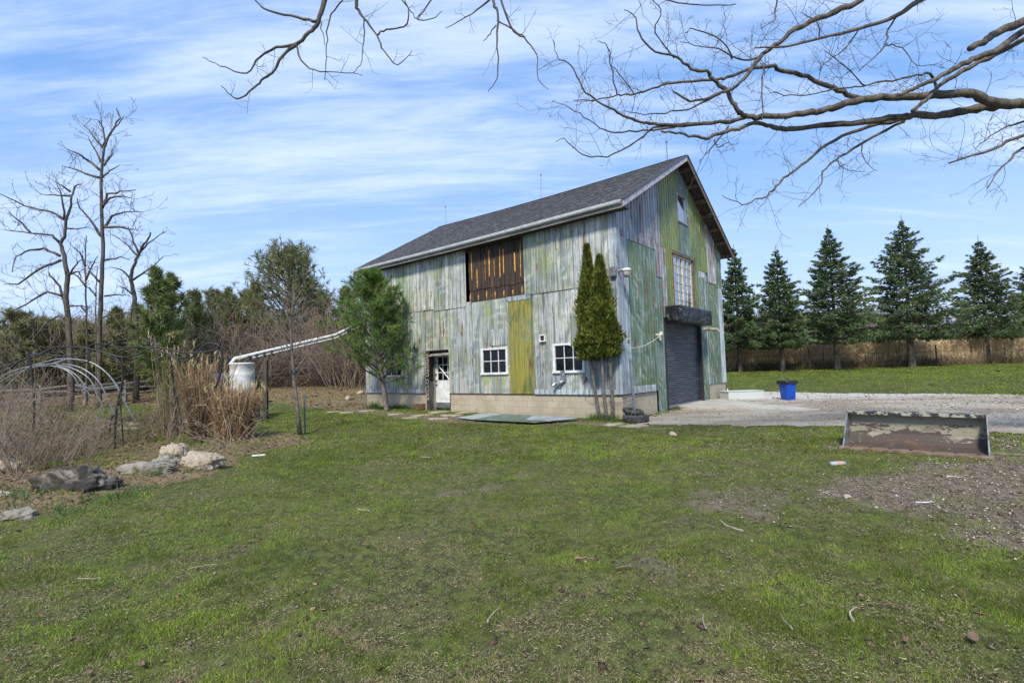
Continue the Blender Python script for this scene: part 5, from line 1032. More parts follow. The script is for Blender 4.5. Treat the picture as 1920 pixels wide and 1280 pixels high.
h = Lb / 2; prof = [(-.02, .03), (.18, .035), (.38, .045), (.50, .075), (.58, .14), (.625, .24), (.64, .36), (.635, .50), (.60, .60)]   # (y back, z)
mb = MB(); th = .012
for lay in (0, 1):
    for y, z in prof: mb.v += [(-h, y + lay * th, z - lay * th), (h, y + lay * th, z - lay * th)]
n = len(prof)
for i in range(n - 1): mb.f += [(2 * i, 2 * i + 1, 2 * i + 3, 2 * i + 2), (2 * n + 2 * i, 2 * n + 2 * i + 2, 2 * n + 2 * i + 3, 2 * n + 2 * i + 1)]
mb.mi = [0] * len(mb.f); mb.build('shell', BUCK, bk, False)
for s in (-1, 1):
    mb = MB(); M4 = Matrix(((0, 0, 1, s * h - (.0 if s < 0 else .0) - .012), (1, 0, 0, 0), (0, 1, 0, 0), (0, 0, 0, 1)))
    mb.prism([(-.1, .012), (.55, .012), (.66, .2), (.665, .5), (.62, .635), (.50, .63), (.02, .10)], .022, M4); mb.build('side_plate', GREYP, bk, bevel=.003)
mb = MB(); mb.box((-h - .05, -.14, -.005), (h + .05, .09, .036)); mb.build('cutting_edge', BLADE, bk, bevel=.004)
mb = MB()
for k in range(7): mb = MB(); mb.lathe([(0, .058), (.02, .056), (.026, .046), (.026, .02)], 8, (-h + .12 + k * (2 * h - .24) / 6, .0, 0)); mb.build('bolt', DARKWOOD, bk)
mb = MB(); mb.box((-h, .50, .60), (h, .66, .635)); mb.box((-h, .50, .575), (h, .515, .60)); mb.build('top_rail', FLAKY, bk, bevel=.003)
for a, c_ in ((-.72, .32), (-.12, .22), (.42, .42)):
    mb = MB(); mb.box((a, .56, .636), (a + c_, .64, .655)); mb.build('hook_plate', GREYP, bk, bevel=.003)
# ---- blue bin with a black bag
q = gpt(1478, 750); BLUE = plain('blue_plastic', (.006, .07, .42), (.005, .055, .34), .35, 3, bmp=.03); BAG = TARP
bn = empty('rubbish_bin', q, .2, 'blue plastic rubbish bin lined with a black bag on the gravel', 'rubbish bin')
def rrect(w, d, r, k=5): return [(sx * (w - r) + r * cos(a0 + a), sy * (d - r) + r * sin(a0 + a)) for sx, sy, a0 in ((1, 1, 0), (-1, 1, pi / 2), (-1, -1, pi), (1, -1, 3 * pi / 2)) for a in np.linspace(0, pi / 2, k)]
def loft(mb, secs, cap=True):
    n = len(secs[0][0]); V = [(x, y, z) for P, z in secs for x, y in P]; fs = [(i * n + j, i * n + (j + 1) % n, (i + 1) * n + (j + 1) % n, (i + 1) * n + j) for i in range(len(secs) - 1) for j in range(n)]
    if cap: fs += [tuple(range(n - 1, -1, -1))]
    mb.add(V, fs)
mb = MB(); loft(mb, [(rrect(.24, .24, .06), 0), (rrect(.25, .25, .06), .1), (rrect(.30, .30, .07), .66), (rrect(.34, .34, .07), .665), (rrect(.34, .34, .07), .74), (rrect(.31, .31, .07), .745), (rrect(.29, .29, .06), .6)])
for a in range(4): mb.box((-.035 if a % 2 else .24, -.035 if not a % 2 else .24, .12), (.035 if a % 2 else .268, .035 if not a % 2 else .268, .55)) if a < 2 else mb.box((-.035 if a % 2 else -.268, -.035 if not a % 2 else -.268, .12), (.035 if a % 2 else -.24, .035 if not a % 2 else -.24, .55))
mb.build('body', BLUE, bn, bevel=.004)
mb = MB(); rr_ = random.Random(3); j = lambda P, s: [(x + rr_.uniform(-s, s), y + rr_.uniform(-s, s)) for x, y in P]
loft(mb, [(rrect(.25, .25, .06), .5), (j(rrect(.28, .28, .06), .01), .72), (j(rrect(.325, .325, .07), .01), .765), (j(rrect(.355, .355, .07), .015), .75), (j(rrect(.36, .36, .07), .02), .67), (j(rrect(.355, .355, .07), .02), .62)], False)
n = 20; base = len(mb.v) - n
for i in range(n):
    if rr_.random() < .5: x, y, z = mb.v[base + i]; mb.v[base + i] = (x, y, z + .09 * rr_.random())
mb.build('bin_bag', BAG, bn, True)
bn.scale = (.74, .74, .96)
# ---- pale block behind the barn corner
m, t, b = mat('translucent_plastic'); b.inputs['Base Color'].default_value = (.50, .54, .52, 1); b.inputs['Roughness'].default_value = .45; b.inputs['Subsurface Weight'].default_value = .3; b.inputs['Subsurface Radius'].default_value = (.1, .1, .1)
q = gpt(1400, 749); cr = empty('plastic_crate', q, .08, 'long low whitish ribbed plastic tub beside the barn corner', 'plastic tub'); mb = MB()
mb.box((-.72, -.0, 0), (.72, .75, .31)); mb.build('tub', m, cr, bevel=.02); mb = MB()
for k in range(17): mb.box((-.70 + k * .085, -.012, .02), (-.67 + k * .085, -.002, .28))
mb.build('ribs', m, cr); mb = MB(); mb.box((-.74, -.02, .312), (.74, .77, .332)); mb.build('lid', m, cr, bevel=.006)
post('white_stake', 1365, 748, 728, .03, WHITE, 'thin white stake by the barn corner and plastic tub', 'stake')
# ---- concrete apron
P = [gpt(x, y)[:2] for x, y in ((1322, 750), (1405, 757), (1540, 770), (1500, 773), (1275, 764), (1258, 761))]
mb = MB(); n = len(P); mb.v = [(x, y, float(gh(x, y)) + .055) for x, y in P] + [(x, y, float(gh(x, y)) - .2) for x, y in P]; mb.f = [tuple(range(n))[::-1]] + [(i, (i + 1) % n, n + (i + 1) % n, n + i) for i in range(n)]; mb.mi = [0] * len(mb.f)
o = mb.build('concrete_apron', CONC); o['kind'] = 'structure'
# ---- flagstones at the door and along the wall
rg = random.Random(12)
for px, py, s in ((822, 772, .62), (790, 778, .5), (846, 779, .55), (770, 784, .35), (868, 774, .4), (908, 777, .5), (955, 779, .5), (740, 777, .4), (690, 771, .5), (650, 774, .45), (820, 785, .45), (985, 781, .35), (1195, 800, .5), (1150, 797, .4), (625, 773, .3)):
    q = gpt(px, py); P = []; n = 7
    for k in range(n): a = 2 * pi * k / n; r = s * rg.uniform(.6, 1.0); P.append((r * cos(a), r * .62 * sin(a)))
    mb = MB(); mb.prism(P, .05, Matrix.Translation((0, 0, -.02))); o = mb.build('flagstone', rockm_ if False else ROCKP, None, bevel=.01); o.location = q; o.rotation_euler = (0, 0, rg.uniform(-.5, .5)); o['kind'] = 'structure'
# ---- sheets lying on the ground
def gsheet(pts, m, lab, lift, name='metal_sheet'):
    P = [gpt(x, y) for x, y in pts]; mb = MB(); n = len(P)
    mb.v = [(p[0], p[1], .045 + lift + float(gh(p[0], p[1]))) for p in P] + [(p[0], p[1], .035 + lift + float(gh(p[0], p[1]))) for p in P]; mb.f = [tuple(range(n))[::-1], tuple(range(n, 2 * n))] + [(i, (i + 1) % n, n + (i + 1) % n, n + i) for i in range(n)]; mb.mi = [0] * len(mb.f)
    o = mb.build(name, m); tag(o, lab, 'metal sheet', 'old sheets lying in front of the barn')
gsheet([(857, 785), (912, 777), (985, 781), (900, 790)], S_ZINC, 'pale blue-grey sheet, left one on the ground by the door', 0)
gsheet([(885, 790), (945, 779), (1082, 786), (1082, 790), (1000, 796)], S_TEAL, 'green sheet lying in the middle of the flat pile', .02)
gsheet([(985, 792), (1000, 784), (1052, 786), (1080, 789), (1030, 795)], S_ZINC, 'narrow grey-green sheet at the right end of the flat pile', .04)
# ---- tyres with a perforated post
q = gpt(1191, 792); q = q + np.array([0, 0, .0])
def tyre(loc, R_, w, lab, tilt):
    e = empty('tyre', loc, 0, lab, 'tyre', 'old tyres at the barn corner'); e.rotation_euler = tilt; mb = MB()
    mb.lathe([(R_ * .58, 0.02), (R_ * .62, -.0), (R_ * .86, -.01), (R_ * .97, .03), (R_, w * .3), (R_, w * .7), (R_ * .97, w - .03), (R_ * .86, w + .01), (R_ * .62, w), (R_ * .58, w - .02), (R_ * .66, w - .05), (R_ * .86, w * .5), (R_ * .66, .05), (R_ * .58, .02)], 40)
    mb.build('carcass', RUBBER, e, True); mb = MB()
    for k in range(36):
        a = 2 * pi * k / 36; M4 = Matrix.Rotation(a, 4, 'Z')
        mb.box((R_ - .006, -.016, w * (.12 if k % 2 else .5)), (R_ + .012, .016, w * (.5 if k % 2 else .88)), M4)
    mb.build('tread', RUBBER, e); return e
tyre(q + np.array([.02, 0, .02]), .34, .19, 'large worn black tyre lying flat at the barn corner', (.03, 0, 0)); tyre(q + np.array([-.05, .02, .235]), .27, .12, 'smaller black tyre resting on top of the large one, holding a post', (.12, .16, 0))
dep = (q - EYE) @ _F; hh = at(1181, 672, dep)[2] - q[2]
sp_ = empty('sign_post', q + np.array([0, 0, .04]), .3, 'perforated grey steel post standing in the tyres', 'post'); mb = MB(); hp = hh - .04; lx = -.14
for a0, a1, b0_, b1_ in ((-.028, -.009, -.02, -.012), (.009, .028, -.02, -.012), (-.036, -.028, -.02, .02), (.028, .036, -.02, .02)): mb.box((a0, b0_, 0), (a1, b1_, hp))
k = 0
while .03 + k * .05 < hp: mb.box((-.009, -.019, .0 + k * .05), (.009, -.013, .024 + k * .05)); k += 1
o = mb.build('channel', GALV, sp_); o.rotation_euler = (0, -.035, 0)
# ---- standpipe at the wall
q = gpt(1073, 781); mb = MB(); mb.tube([(0, 0, -.1), (0, 0, .2)], .055, 10); mb.tube([(0, 0, .2), (.01, 0, .27)], [.065, .05], 10); o = mb.build('standpipe', plain('dull_green_pipe', (.3, .34, .3), (.18, .2, .17), .6)); o.location = q; tag(o, 'short capped grey-green pipe in the grass by the foundation', 'pipe')
q = gpt(786, 768); mb = MB(); mb.box((-.3, -.1, -.02), (.3, .1, .2)); o = mb.build('timber_block', plain('red_brown_wood', (.16, .085, .055), (.09, .05, .035), .85, 8, bmp=.4), bevel=.008); o.location = q + np.array([0, 0, .02]); o.rotation_euler = (0, .06, TH + 1.57); tag(o, 'short red-brown timber block beside the white door', 'timber block')
# ---- small litter in the lawn
def stick(px, py, L, a, r, lab, col, bend=.1):
    q = gpt(px, py, .02); mb = MB(); n = 6; rr_ = random.Random(px); mb.tube([(L * (k / n - .5) * cos(a) - bend * L * sin(pi * k / n) * .28 * sin(a), L * (k / n - .5) * sin(a) + bend * L * sin(pi * k / n) * .28 * cos(a), .012 + .012 * rr_.random()) for k in range(n + 1)], [.62 * r * (1 - .4 * k / n) * rr_.uniform(.7, 1.3) for k in range(n + 1)], 6); o = mb.build('stick', col); o.location = q; tag(o, lab, 'stick')
SK = plain('bleached_stick', (.42, .38, .31), (.25, .2, .15), .85, 14, bmp=.3); SB = plain('brown_stick', (.2, .13, .085), (.1, .065, .045), .85, 14, bmp=.3)
for a in ((1371, 993, .34, 1.8, .012, 'pale curved stick standing out in the grass below the bare patch', SK, .35), (1322, 1178, .17, 1.3, .007, 'short pale stick near the bottom edge, dark at one end', SK, .2), (1475, 1178, .16, 1.5, .005, 'thin straight straw-coloured stick at the bottom', SK, .05), (1605, 1165, .20, .9, .012, 'forked greyish stick in the lower right grass', SK, .5), (1660, 1150, .3, -.3, .006, 'long thin brown twig in the lower right grass', SB, .3), (378, 1065, .2, .5, .005, 'pale yellow straw in the left half of the lawn', SK, .05), (168, 1090, .2, -.05, .004, 'pale thin straw lying level at the far left lawn', SK, .05), (926, 1160, .2, 1.2, .009, 'white bleached stick in the middle foreground', SK, .2), (682, 960, .22, -.6, .008, 'short tan stick in the mid lawn', SK, .1), (1098, 1056, .17, -.25, .022, 'chunky brown bark piece in the lawn centre', SB, .3), (1170, 1074, .13, .1, .014, 'small dark wood chip right of the bark piece', SB, .3), (800, 862, .25, -.2, .008, 'small tan stick near the top of the lawn', SK, .1), (1170, 908, .3, .0, .006, 'thin dark twig in the upper lawn', SB, .2), (1770, 894, .3, .3, .02, 'crooked brown stick on the dirt below the bucket', SB, .5), (1790, 900, .2, -.1, .018, 'flat pale wood chip on the dirt', SK, .1), (1735, 948, .2, .0, .012, 'white flat splinter on the gravelly dirt', WHITE, .1), (1900, 853, 1.0, -.6, .008, 'long straw-coloured stalk right of the bucket', SK, .1), (655, 880, .3, .3, .004, 'thin grey twig in the upper left lawn', SB, .2)): stick(*a)
q = gpt(1572, 874, .035); e = empty('plastic_bottle', q, .1, 'crushed clear plastic bottle with an orange label lying in the grass', 'bottle'); PL = plain('cloudy_plastic', (.36, .40, .45), (.25, .28, .33), .2, 12, bmp=.4); mb = MB(); mb.tube([(-.13, 0, 0), (-.125, 0, 0), (-.06, 0, .0), (0, .01, 0), (.07, 0, 0), (.10, 0, 0), (.115, 0, 0), (.13, 0, 0)], [.03, .035, .036, .032, .036, .03, .013, .013], 12); mb.build('bottle', PL, e, True); mb = MB(); mb.tube([(-.01, .01, 0), (.05, .0, 0)], .0375, 12, False); mb.build('label', plain('orange_label', (.55, .17, .06), (.4, .36, .32), .5), e, True)
q = gpt(485, 856, .02); mb = MB(); mb.box((-.12, -.02, 0), (.12, .025, .03)); o = mb.build('white_strip', WHITE, bevel=.006); o.location = q; o.rotation_euler = (0, 0, .3); tag(o, 'small white plastic strip on the leaf litter near the tall dry grass', 'plastic strip')
for px, py, s, lb in ((1826, 1210, .09, 'large curled grey-brown leaf at the lower right'), (266, 1247, .06, 'curled brown leaf at the lower left'), (165, 1262, .05, 'small dark leaf at the bottom left corner'), (1700, 1215, .05, 'tan leaf near the bottom right')):
    q = gpt(px, py, .03); bm = bmesh.new(); bmesh.ops.create_grid(bm, x_segments=8, y_segments=6, size=1)
    for v in bm.verts: x, y = v.co.x, v.co.y; v.co = Vector((x * s, y * s * .45 * math.sqrt(max(0, 1 - x * x)) + .01 * x, s * (.22 * x * x + .15 * y * y + .1 * sin(5 * x + 3 * y))))
    me = bpy.data.meshes.new('curled_leaf'); bm.to_mesh(me); me.materials.append(SB); me.polygons.foreach_set('use_smooth', [True] * len(me.polygons)); o = bpy.data.objects.new('curled_leaf', me); link(o); o.location = q; o.scale = (.6, .6, .5); o.rotation_euler = (.1, .1, px); md = o.modifiers.new('s', 'SOLIDIFY'); md.thickness = .002; tag(o, lb, 'leaf')
# ---- weeds along the foundation
rg = np.random.default_rng(80); n = 9000; s_ = rg.random(n); wxy = []
segs = [((930, 772), (1105, 780), .16, .6), ((1110, 786), (1165, 790), .14, .15), ((690, 764), (790, 768), .2, .2), ((838, 767), (862, 769), .16, .12)]
P = []; H_ = []
for (a, b_, hh_, fr) in segs:
    A, B = gpt(*a), gpt(*b_); k = int(n * fr); tt = rg.random(k); pts_ = A + (B - A) * tt[:, None]; pts_[:, :2] += rg.normal(0, .13, (k, 2)); pts_[:, 2] = gz_(pts_[:, 0], pts_[:, 1]); P.append(pts_); H_.append(hh_ * (.5 + .8 * rg.random(k)) * (.4 + 1.1 * smooth(.3, .6, fbm(tt * 9, tt * 0 + a[0], 1., 3, 3))))
P = np.concatenate(P); H_ = np.concatenate(H_); n = len(P); D_ = rg.normal(0, .35, (n, 3)); D_[:, 2] = 1; a = rg.random(n) * 6.28; kk = rg.random((n, 1))
o = slivers('weeds', P, D_ * H_[:, None], np.stack([np.cos(a), np.sin(a), 0 * a], 1) * .014, np.array([.04, .10, .015]) * (1 - kk) + np.array([.11, .19, .04]) * kk, LEAF); o['kind'] = 'stuff'
# ---- white barrel on its stand, with the rain pipe running down to it
q = gpt(454, 792); dep = 18.2; q = at(454, 785, dep); q[2] = float(gz_(q[0], q[1])); ztop = at(454, 680, dep)[2] - q[2]
e = empty('rain_barrel', q + np.array([0, 0, .62]), 0, 'white plastic rain barrel catching water from the long pipe', 'barrel'); mb = MB(); r = 21 * dep / F; hb = ztop - .62
mb.lathe([(0, 0), (r * .93, 0), (r, .04), (r, hb * .3), (r * 1.03, hb * .33), (r, hb * .36), (r, hb * .66), (r * 1.03, hb * .69), (r, hb * .72), (r, hb * .95), (r * 1.05, hb * .96), (r * 1.05, hb), (r * .9, hb), (r * .88, hb - .03), (0, hb - .03)], 30); mb.build('drum', WHITE, e, True)
e = empty('barrel_stand', q, 0, 'rough dark timber stand under the white barrel', 'stand'); mb = MB()
for sx in (-.38, .38):
    for sy in (-.38, .38): mb = MB(); mb.box((sx - .05, sy - .05, -.1), (sx + .05, sy + .05, .5)); mb.build('leg', OLDWOOD, e); mb = MB(); mb.box((-.5, -.5, .56), (.85, .5, .6)); mb.box((-.5, -.48, .5), (.85, -.42, .56)); mb.build('deck', OLDWOOD, e)
mb = MB()
for z in (.14, .38): mb = MB(); mb.box((-.48, -.475, z), (.82, -.432, z + .12)); mb.build('slat', DARKWOOD, e)
pt, hpt, _b = post('pipe_post', 498, 786, 676, .14, DARKWOOD, 'square grey wooden post holding up the pipe near the barrel', 'post')
A = at(440, 672, 18.2); A2 = at(433, 681, 18.2); A3 = at(433, 690, 18.2); B = at(628, 628, 21.0); C = np.array([CX, CY, 0]) + ay * (BL - .12) - ax * .12; C[2] = LW(688, 602)[1]
e = empty('rain_pipe', (A[0], A[1], 0), 0, 'long white sloping rain pipe from the barn down to the barrel', 'pipe'); iv = -np.array([A[0], A[1], 0]); mb = MB(); mb.tube([A3 + iv, A2 + iv, A + iv, A + (B - A) * .05 + iv, B + iv, C + iv], .055, 10); mb.build('pipe', WHITE, e, True)
mb = MB(); off = np.array([0, 0, -.13]); mb.tube([A + (B - A) * .16 + off + iv, B + off + iv, C + off + iv], .06, 4, flat=.7); mb.build('support_rail', plain('pale_board', (.55, .55, .53), (.35, .34, .32), .7, 5, bmp=.2), e)
mb = MB()
for k in (.13, .2, .27, .34): p = A + (B - A) * k + iv; mb = MB(); mb.box(tuple(p + np.array([-.03, -.08, -.2])), tuple(p + np.array([.03, .08, -.02]))); mb.build('bracket', DARKWOOD, e)
q = at(417, 735, 20.5); q[2] = float(gh(q[0], q[1])) + .75; mb = MB(); mb.lathe([(0, 0), (.27, 0), (.3, .04), (.3, .8), (.28, .86), (0, .88)], 24); o = mb.build('blue_barrel', plain('faded_blue_plastic', (.10, .18, .38), (.07, .12, .28), .45, 4, bmp=.05), None, True); o.location = q; tag(o, 'faded blue plastic barrel behind the dry grass, left of the white one', 'barrel')
# ---- polytunnel hoops
HOOPM = plain('dull_zinc_tube', (.24, .25, .27), (.15, .155, .165), .45, 14, metal=.5, bmp=.1)
e = empty('polytunnel_frame', gpt(120, 790), 0, 'bare arched galvanised hoops of a small greenhouse frame without cover', 'greenhouse frame'); iv = -np.array(e.location)
hoops = [([(262, 806), (240, 765), (218, 722), (198, 697), (172, 680), (145, 674), (110, 673), (80, 680), (55, 688), (25, 712), (0, 740), (-25, 775)], 16.2, 2.3), ([(222, 790), (205, 755), (190, 722), (172, 702), (148, 688), (115, 682), (85, 683), (50, 692), (20, 705), (-10, 725), (-30, 770)], 17.6, 2.1), ([(198, 775), (183, 742), (172, 716), (155, 700), (128, 688), (95, 683), (62, 686), (30, 694), (5, 706), (-20, 740)], 18.8, 2.0), ([(170, 745), (158, 722), (145, 705), (125, 692), (98, 684), (70, 684), (35, 692), (8, 703), (-15, 730)], 20.0, 1.9), ([(163, 750), (150, 727), (138, 705), (120, 692), (95, 686), (68, 688), (40, 697), (15, 708)], 21., 1.8)]
for pts, dp, w in hoops:
    mb = MB(); trace(mb, pts, dp, w * dp / F * .62, w * dp / F * .62, 0, None, 8); mb.v = [tuple(np.array(v) + iv) for v in mb.v]; mb.build('hoop', HOOPM, e, True)
for pts, dps in (([(220, 723), (195, 727), (170, 728), (145, 723)], (16.2, 21)), ([(122, 675), (105, 680), (90, 685)], (16.2, 20)), ([(232, 798), (215, 797), (195, 790), (178, 780)], (16, 19))):
    mb = MB(); trace(mb, pts, dps, .035, .035, 0, None, 6); mb.v = [tuple(np.array(v) + iv) for v in mb.v]; mb.build('brace', HOOPM, e, True)
# ---- wrought iron arbour
e = empty('iron_arbour', gpt(300, 845), 0, 'black wrought iron garden arbour with curling bars above the dry shrubs', 'arbour'); iv = -np.array(e.location)
bars = [([(215, 856), (216, 800), (220, 760), (228, 725), (231, 700), (225, 680), (214, 670)], 11.2, 2.4), ([(232, 850), (229, 800), (226, 760), (228, 735)], 11.2, 1.6), ([(62, 815), (64, 765), (62, 725), (58, 690), (50, 658)], 10.2, 2.2), ([(335, 822), (330, 780), (325, 720), (322, 690), (318, 665)], 12.4, 1.9), ([(346, 812), (336, 770), (326, 720)], 12.4, 1.8), ([(378, 834), (378, 790), (384, 765), (400, 735), (412, 705), (416, 680), (415, 652)], 11.8, 2.3), ([(384, 764), (395, 752), (405, 770), (415, 785), (430, 796)], 11.8, 1.8), ([(382, 738), (392, 738), (396, 752)], 11.8, 1.6),
 ([(0, 690), (30, 680), (50, 672), (75, 665), (100, 652), (130, 650), (165, 653), (200, 662), (225, 669), (245, 668), (262, 663), (275, 655)], 10.8, 2.0), ([(50, 668), (80, 663), (120, 668), (160, 662), (190, 650), (215, 640), (245, 635), (270, 636), (290, 645), (305, 655)], 11.2, 1.8), ([(210, 672), (225, 658), (250, 652), (290, 651), (320, 655), (345, 661), (380, 660), (405, 655), (410, 648), (400, 644), (385, 646), (365, 665), (350, 676), (335, 675)], 11.8, 2.), ([(160, 655), (175, 645), (200, 645), (225, 651), (260, 650), (290, 655), (320, 665), (335, 675)], 11.5, 1.6),
 ([(130, 650), (160, 652), (167, 665), (168, 675), (158, 680), (148, 677)], 10.8, 1.7), ([(35, 672), (42, 682), (52, 683), (58, 677), (64, 675)], 10.2, 1.5), ([(0, 700), (20, 690), (35, 678), (50, 672)], 10.2, 2.4), ([(50, 720), (58, 725), (72, 727), (66, 721), (52, 716)], 10.2, 1.6), ([(225, 775), (212, 780), (207, 795), (206, 815)], 11.2, 1.4), ([(325, 665), (340, 672), (352, 668), (345, 672)], 12, 1.4), ([(230, 722), (240, 722), (246, 725)], 11.2, 1.4), ([(225, 782), (240, 787), (246, 784)], 11.2, 1.4), ([(390, 670), (400, 666), (412, 672)], 11.8, 1.6)]
for pts, dp, w in bars:
    mb = MB(); trace(mb, pts, dp, w * dp / F * .85, w * dp / F * .75, 0, None, 6); mb.v = [tuple(np.array(v) + iv) for v in mb.v]; mb.build('bar', BLACK, e, True)
for x, y, r, dp in ((238, 697, 9, 11.2), (342, 672, 7, 12), (394, 754, 6, 11.8), (414, 655, 5, 11.8), (321, 760, 5, 12.3), (52, 715, 6, 10.2), (226, 758, 5, 11.2), (244, 722, 4, 11.2), (412, 698, 5, 11.8), (210, 672, 6, 11), (325, 704, 6, 12.3)):   # scroll rosettes
    mb = MB(); c0 = at(x, y, dp) + iv; k = np.linspace(0, 4 * pi, 26); rr = r * dp / F; mb.tube([c0 + np.array([rr * (1 - a_ / (5 * pi)) * cos(a_), .02 * sin(a_ * .7), rr * (1 - a_ / (5 * pi)) * sin(a_)]) for a_ in k], .007, 5); mb.build('scroll', BLACK, e, True)
q = gpt(333, 805); q[2] += .18; mb = MB(); mb.lathe([(0, 0), (.2, .01), (.36, .035), (.37, .05), (.2, .03), (0, .025)], 24); o = mb.build('bird_dish', WHITE, None, True); o.location = q; tag(o, 'shallow white dish hung inside the iron arbour', 'dish')
# raised bed edging and old timbers
for pts, lb in ((([180, 795], [262, 806]), 'pale timber edging plank in front of the hoops'), (([130, 815], [250, 806]), 'long pale plank lying on the bed below the hoops'), (([222, 812], [262, 812]), 'short flat pale stone slab right of the hoops'), (([60, 800], [105, 797]), 'short plank at the left under the hoops')):
    A, B = gpt(*pts[0], .04), gpt(*pts[1], .04); mb = MB(); L = np.linalg.norm(B - A); mb.box((0, -.06, -.03), (L, .06, .03)); o = mb.build('edging_plank', SK, bevel=.008); o.location = A; o.rotation_euler = (0, 0, math.atan2(B[1] - A[1], B[0] - A[0])); tag(o, lb, 'plank')
# ---- tall dry ornamental grass
def drygrass(px, py, top, halfw, n, lab, seed, cols=((.36, .245, .135), (.25, .16, .085), (.46, .34, .19), (.17, .105, .06)), flop=.3, name='ornamental_grass'):
    rg = np.random.default_rng(seed); q = gpt(px, py); dep = (q - EYE) @ _F; H = at(px, top, dep)[2] - q[2]; Wd = halfw * dep / F; a = rg.random(n) * 6.283; r = Wd * .45 * np.sqrt(rg.random(n)); P0 = np.stack([r * np.cos(a), r * np.sin(a), 0 * a], 1)
    h = H * (.35 + .65 * rg.random(n) ** .6); lean = flop * (r / Wd + .25 * rg.random(n)); d = np.stack([np.cos(a) * lean, np.sin(a) * lean, np.ones(n)], 1) + rg.normal(0, .07, (n, 3)); cols = np.array(cols); c = cols[rg.integers(0, len(cols), n)] * (.7 + .5 * rg.random((n, 1)))
    V = []; Cc = []; Fs = []; w = rg.normal(0, 1, (n, 3)); w[:, 2] = 0; w /= np.linalg.norm(w, axis=1, keepdims=True); K = 4; bend = rg.normal(0, .10, (n, 2))
    for k in range(K + 1):
        t_ = k / K; c3 = P0 + d * (h * t_)[:, None]; c3[:, :2] += bend * (h * t_ ** 2)[:, None]; ww = w * (.010 * (1 - .7 * t_)); V += [c3 - ww, c3 + ww]; Cc += [c, c]
    V = np.stack(V, 1).reshape(-1, 3); Cc = np.stack(Cc, 1).reshape(-1, 3); b_ = np.arange(n)[:, None] * (2 * K + 2); F4 = np.concatenate([b_ + np.array([[2 * k, 2 * k + 1, 2 * k + 3, 2 * k + 2]]) for k in range(K)])
    o = npmesh('stalks', V, F4, DRY, None, Cc); e = empty(name, q, 0, lab, 'ornamental grass'); o.parent = e
    m_ = n * 4; ix = rg.integers(0, n, m_); t_ = .1 + .75 * rg.random(m_) ** 1.2; pp = P0[ix] + d[ix] * (h[ix] * t_)[:, None]; pp[:, :2] += bend[ix] * (h[ix] * t_ ** 2)[:, None]; dl = rg.normal(0, .6, (m_, 3)); dl[:, 2] = rg.normal(-.15, .7, m_); dl = dl / np.linalg.norm(dl, axis=1, keepdims=True) * (.12 + .3 * rg.random((m_, 1))); w2 = np.cross(dl, rg.normal(0, 1, dl.shape)); w2 = w2 / np.linalg.norm(w2, axis=1, keepdims=True) * .014
    slivers('leaves', pp, dl, w2, cols[rg.integers(0, len(cols), m_)] * (.7 + .5 * rg.random((m_, 1))), DRY, e)
    tall = np.where(h > H * .93)[0][:26]; m_ = len(tall) * 14; ix = np.repeat(tall, 14); pp = P0[ix] + d[ix] * (h[ix] * (.93 + .09 * rg.random(m_)))[:, None]; pp[:, :2] += bend[ix] * h[ix][:, None]; dl = rg.normal(0, .4, (m_, 3)); dl[:, 2] = 1; dl *= .12; slivers('plumes', pp, dl, rg.normal(0, 1, (m_, 3)) * .008, np.tile([[.62, .50, .28]], (m_, 1)), DRY, e)
drygrass(440, 834, 722, 52, 1300, 'dense tan clump of dry ornamental grass, taller than the barrel', 301)
drygrass(384, 822, 672, 44, 800, 'second clump of dry grass behind the iron arbour post', 302)
drygrass(318, 812, 640, 30, 90, 'tall thin olive stems rising beside the dry clump', 303, ((.20, .18, .07), (.26, .21, .10), (.15, .13, .06)), .22, 'tall_stems')
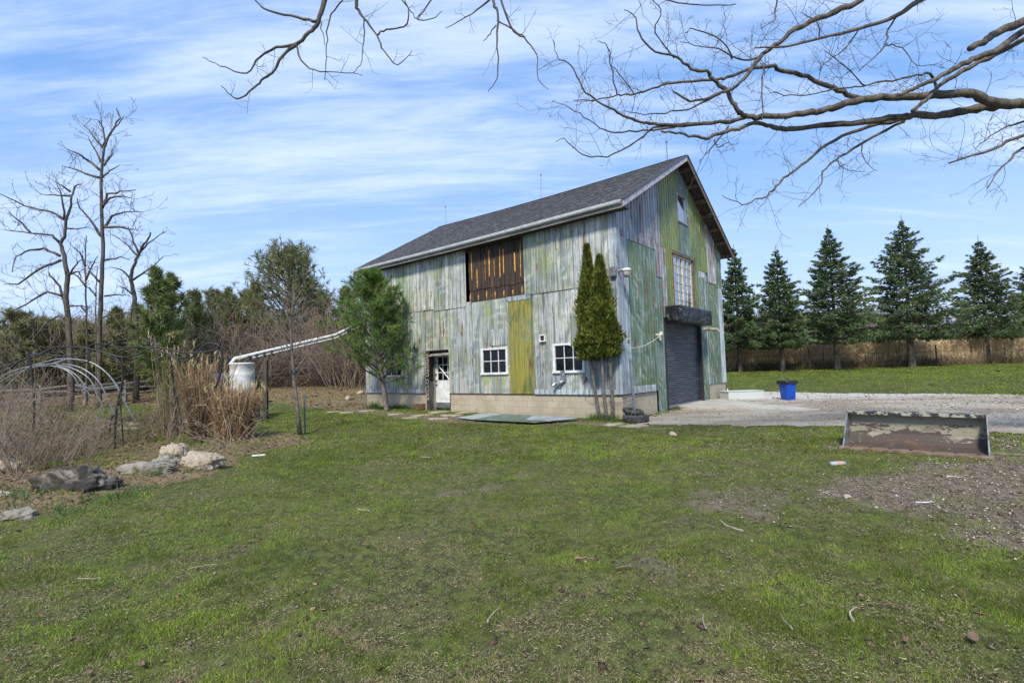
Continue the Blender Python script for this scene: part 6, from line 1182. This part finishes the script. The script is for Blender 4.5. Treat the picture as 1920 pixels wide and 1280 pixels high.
# shrubs of the bed in front
G_ = 'leafless shrubs in the front garden bed'
for px, py, dp, h, w, n, lb, c, r in ((40, 860, 8.6, 1.5, 2.0, 60, 'tangled bare shrub at the left edge, in front of the hoops', BROWN1, .009), (105, 855, 9.4, 1.25, 1.7, 60, 'spreading grey-brown bare shrub left of centre in the bed', GREYT, .008), (160, 850, 10.2, 1.0, 1.4, 46, 'low reddish bare shrub right of the grey one', BROWN1, .007), (-20, 860, 9.4, 2.0, 1.8, 50, 'tall arching bare shrub cut by the left edge', GREYT, .010), (315, 822, 12., 1.3, .9, 40, 'upright brown stems by the middle of the arbour', BROWN1, .010), (5, 800, 12.5, 2.3, 2.6, 60, 'wide bare thicket behind the left shrubs', BROWN1, .012), (75, 800, 14., 1.5, 2.2, 46, 'bare bramble under the hoops', TWIG, .010), (130, 790, 15.5, 1.3, 2.2, 40, 'low brambles inside the hoops', BROWN1, .010), (-30, 780, 16, 2.6, 3, 50, 'bare bush beyond the hoops at the left edge', GREYT, .013), (300, 775, 15.5, .6, 1.3, 50, 'low grey lavender-like mound behind the arbour', GREYT, .006)):
    shrub('bed_shrub', px, py, dp, h, w, lb, G_, px + 400, int(n * .55), c, lev=2, r=r, spread=.75, minr=.0028)
S = Segs(); rg = np.random.default_rng(9)
for k in range(26):
    q = gpt(440 + rg.normal(0, 30), 842 + rg.normal(0, 6)); d = np.array([rg.normal(-.8, .5), rg.normal(0, .4), .25 + .3 * rg.random()]); grow(S, q, d, .5 + .8 * rg.random(), .008, 1, rg, -.1, .2, .5, 2, .6, .003)
o = S.build('brush_pile', GREYT, None, 4); tag(o, 'loose pruned twigs lying against the dry grass clump', 'brush')
mass('bed_dead_growth', 26000, (-13, -4.2), (9.6, 20), lambda x, y: (.08 + .45 * fbm(x, y, .9, 58, 3)) * (sdpoly(x, y, BED2) > -.2), [(.19, .14, .09), (.27, .2, .13), (.12, .09, .065), (.12, .13, .05)], .22, .012, zup=.4)
# leaves of spring bulbs between the rocks
rg = np.random.default_rng(90); P = []
for px, py in ((70, 948), (110, 955), (40, 960), (165, 945), (230, 930), (250, 922), (20, 950), (190, 938), (140, 960), (290, 905)):
    q = gpt(px, py); k = 26; pts_ = np.tile(q, (k, 1)); pts_[:, :2] += rg.normal(0, .10, (k, 2)); P.append(pts_)
P = np.concatenate(P); n = len(P); D_ = rg.normal(0, .5, (n, 3)); D_[:, 2] = 1; a = rg.random(n) * 6.28
o = slivers('bulb_leaves', P, D_ * (.07 + .10 * rg.random((n, 1))), np.stack([np.cos(a), np.sin(a), 0 * a], 1) * .016, np.tile([[.09, .18, .05]], (n, 1)), LEAF); o['kind'] = 'stuff'
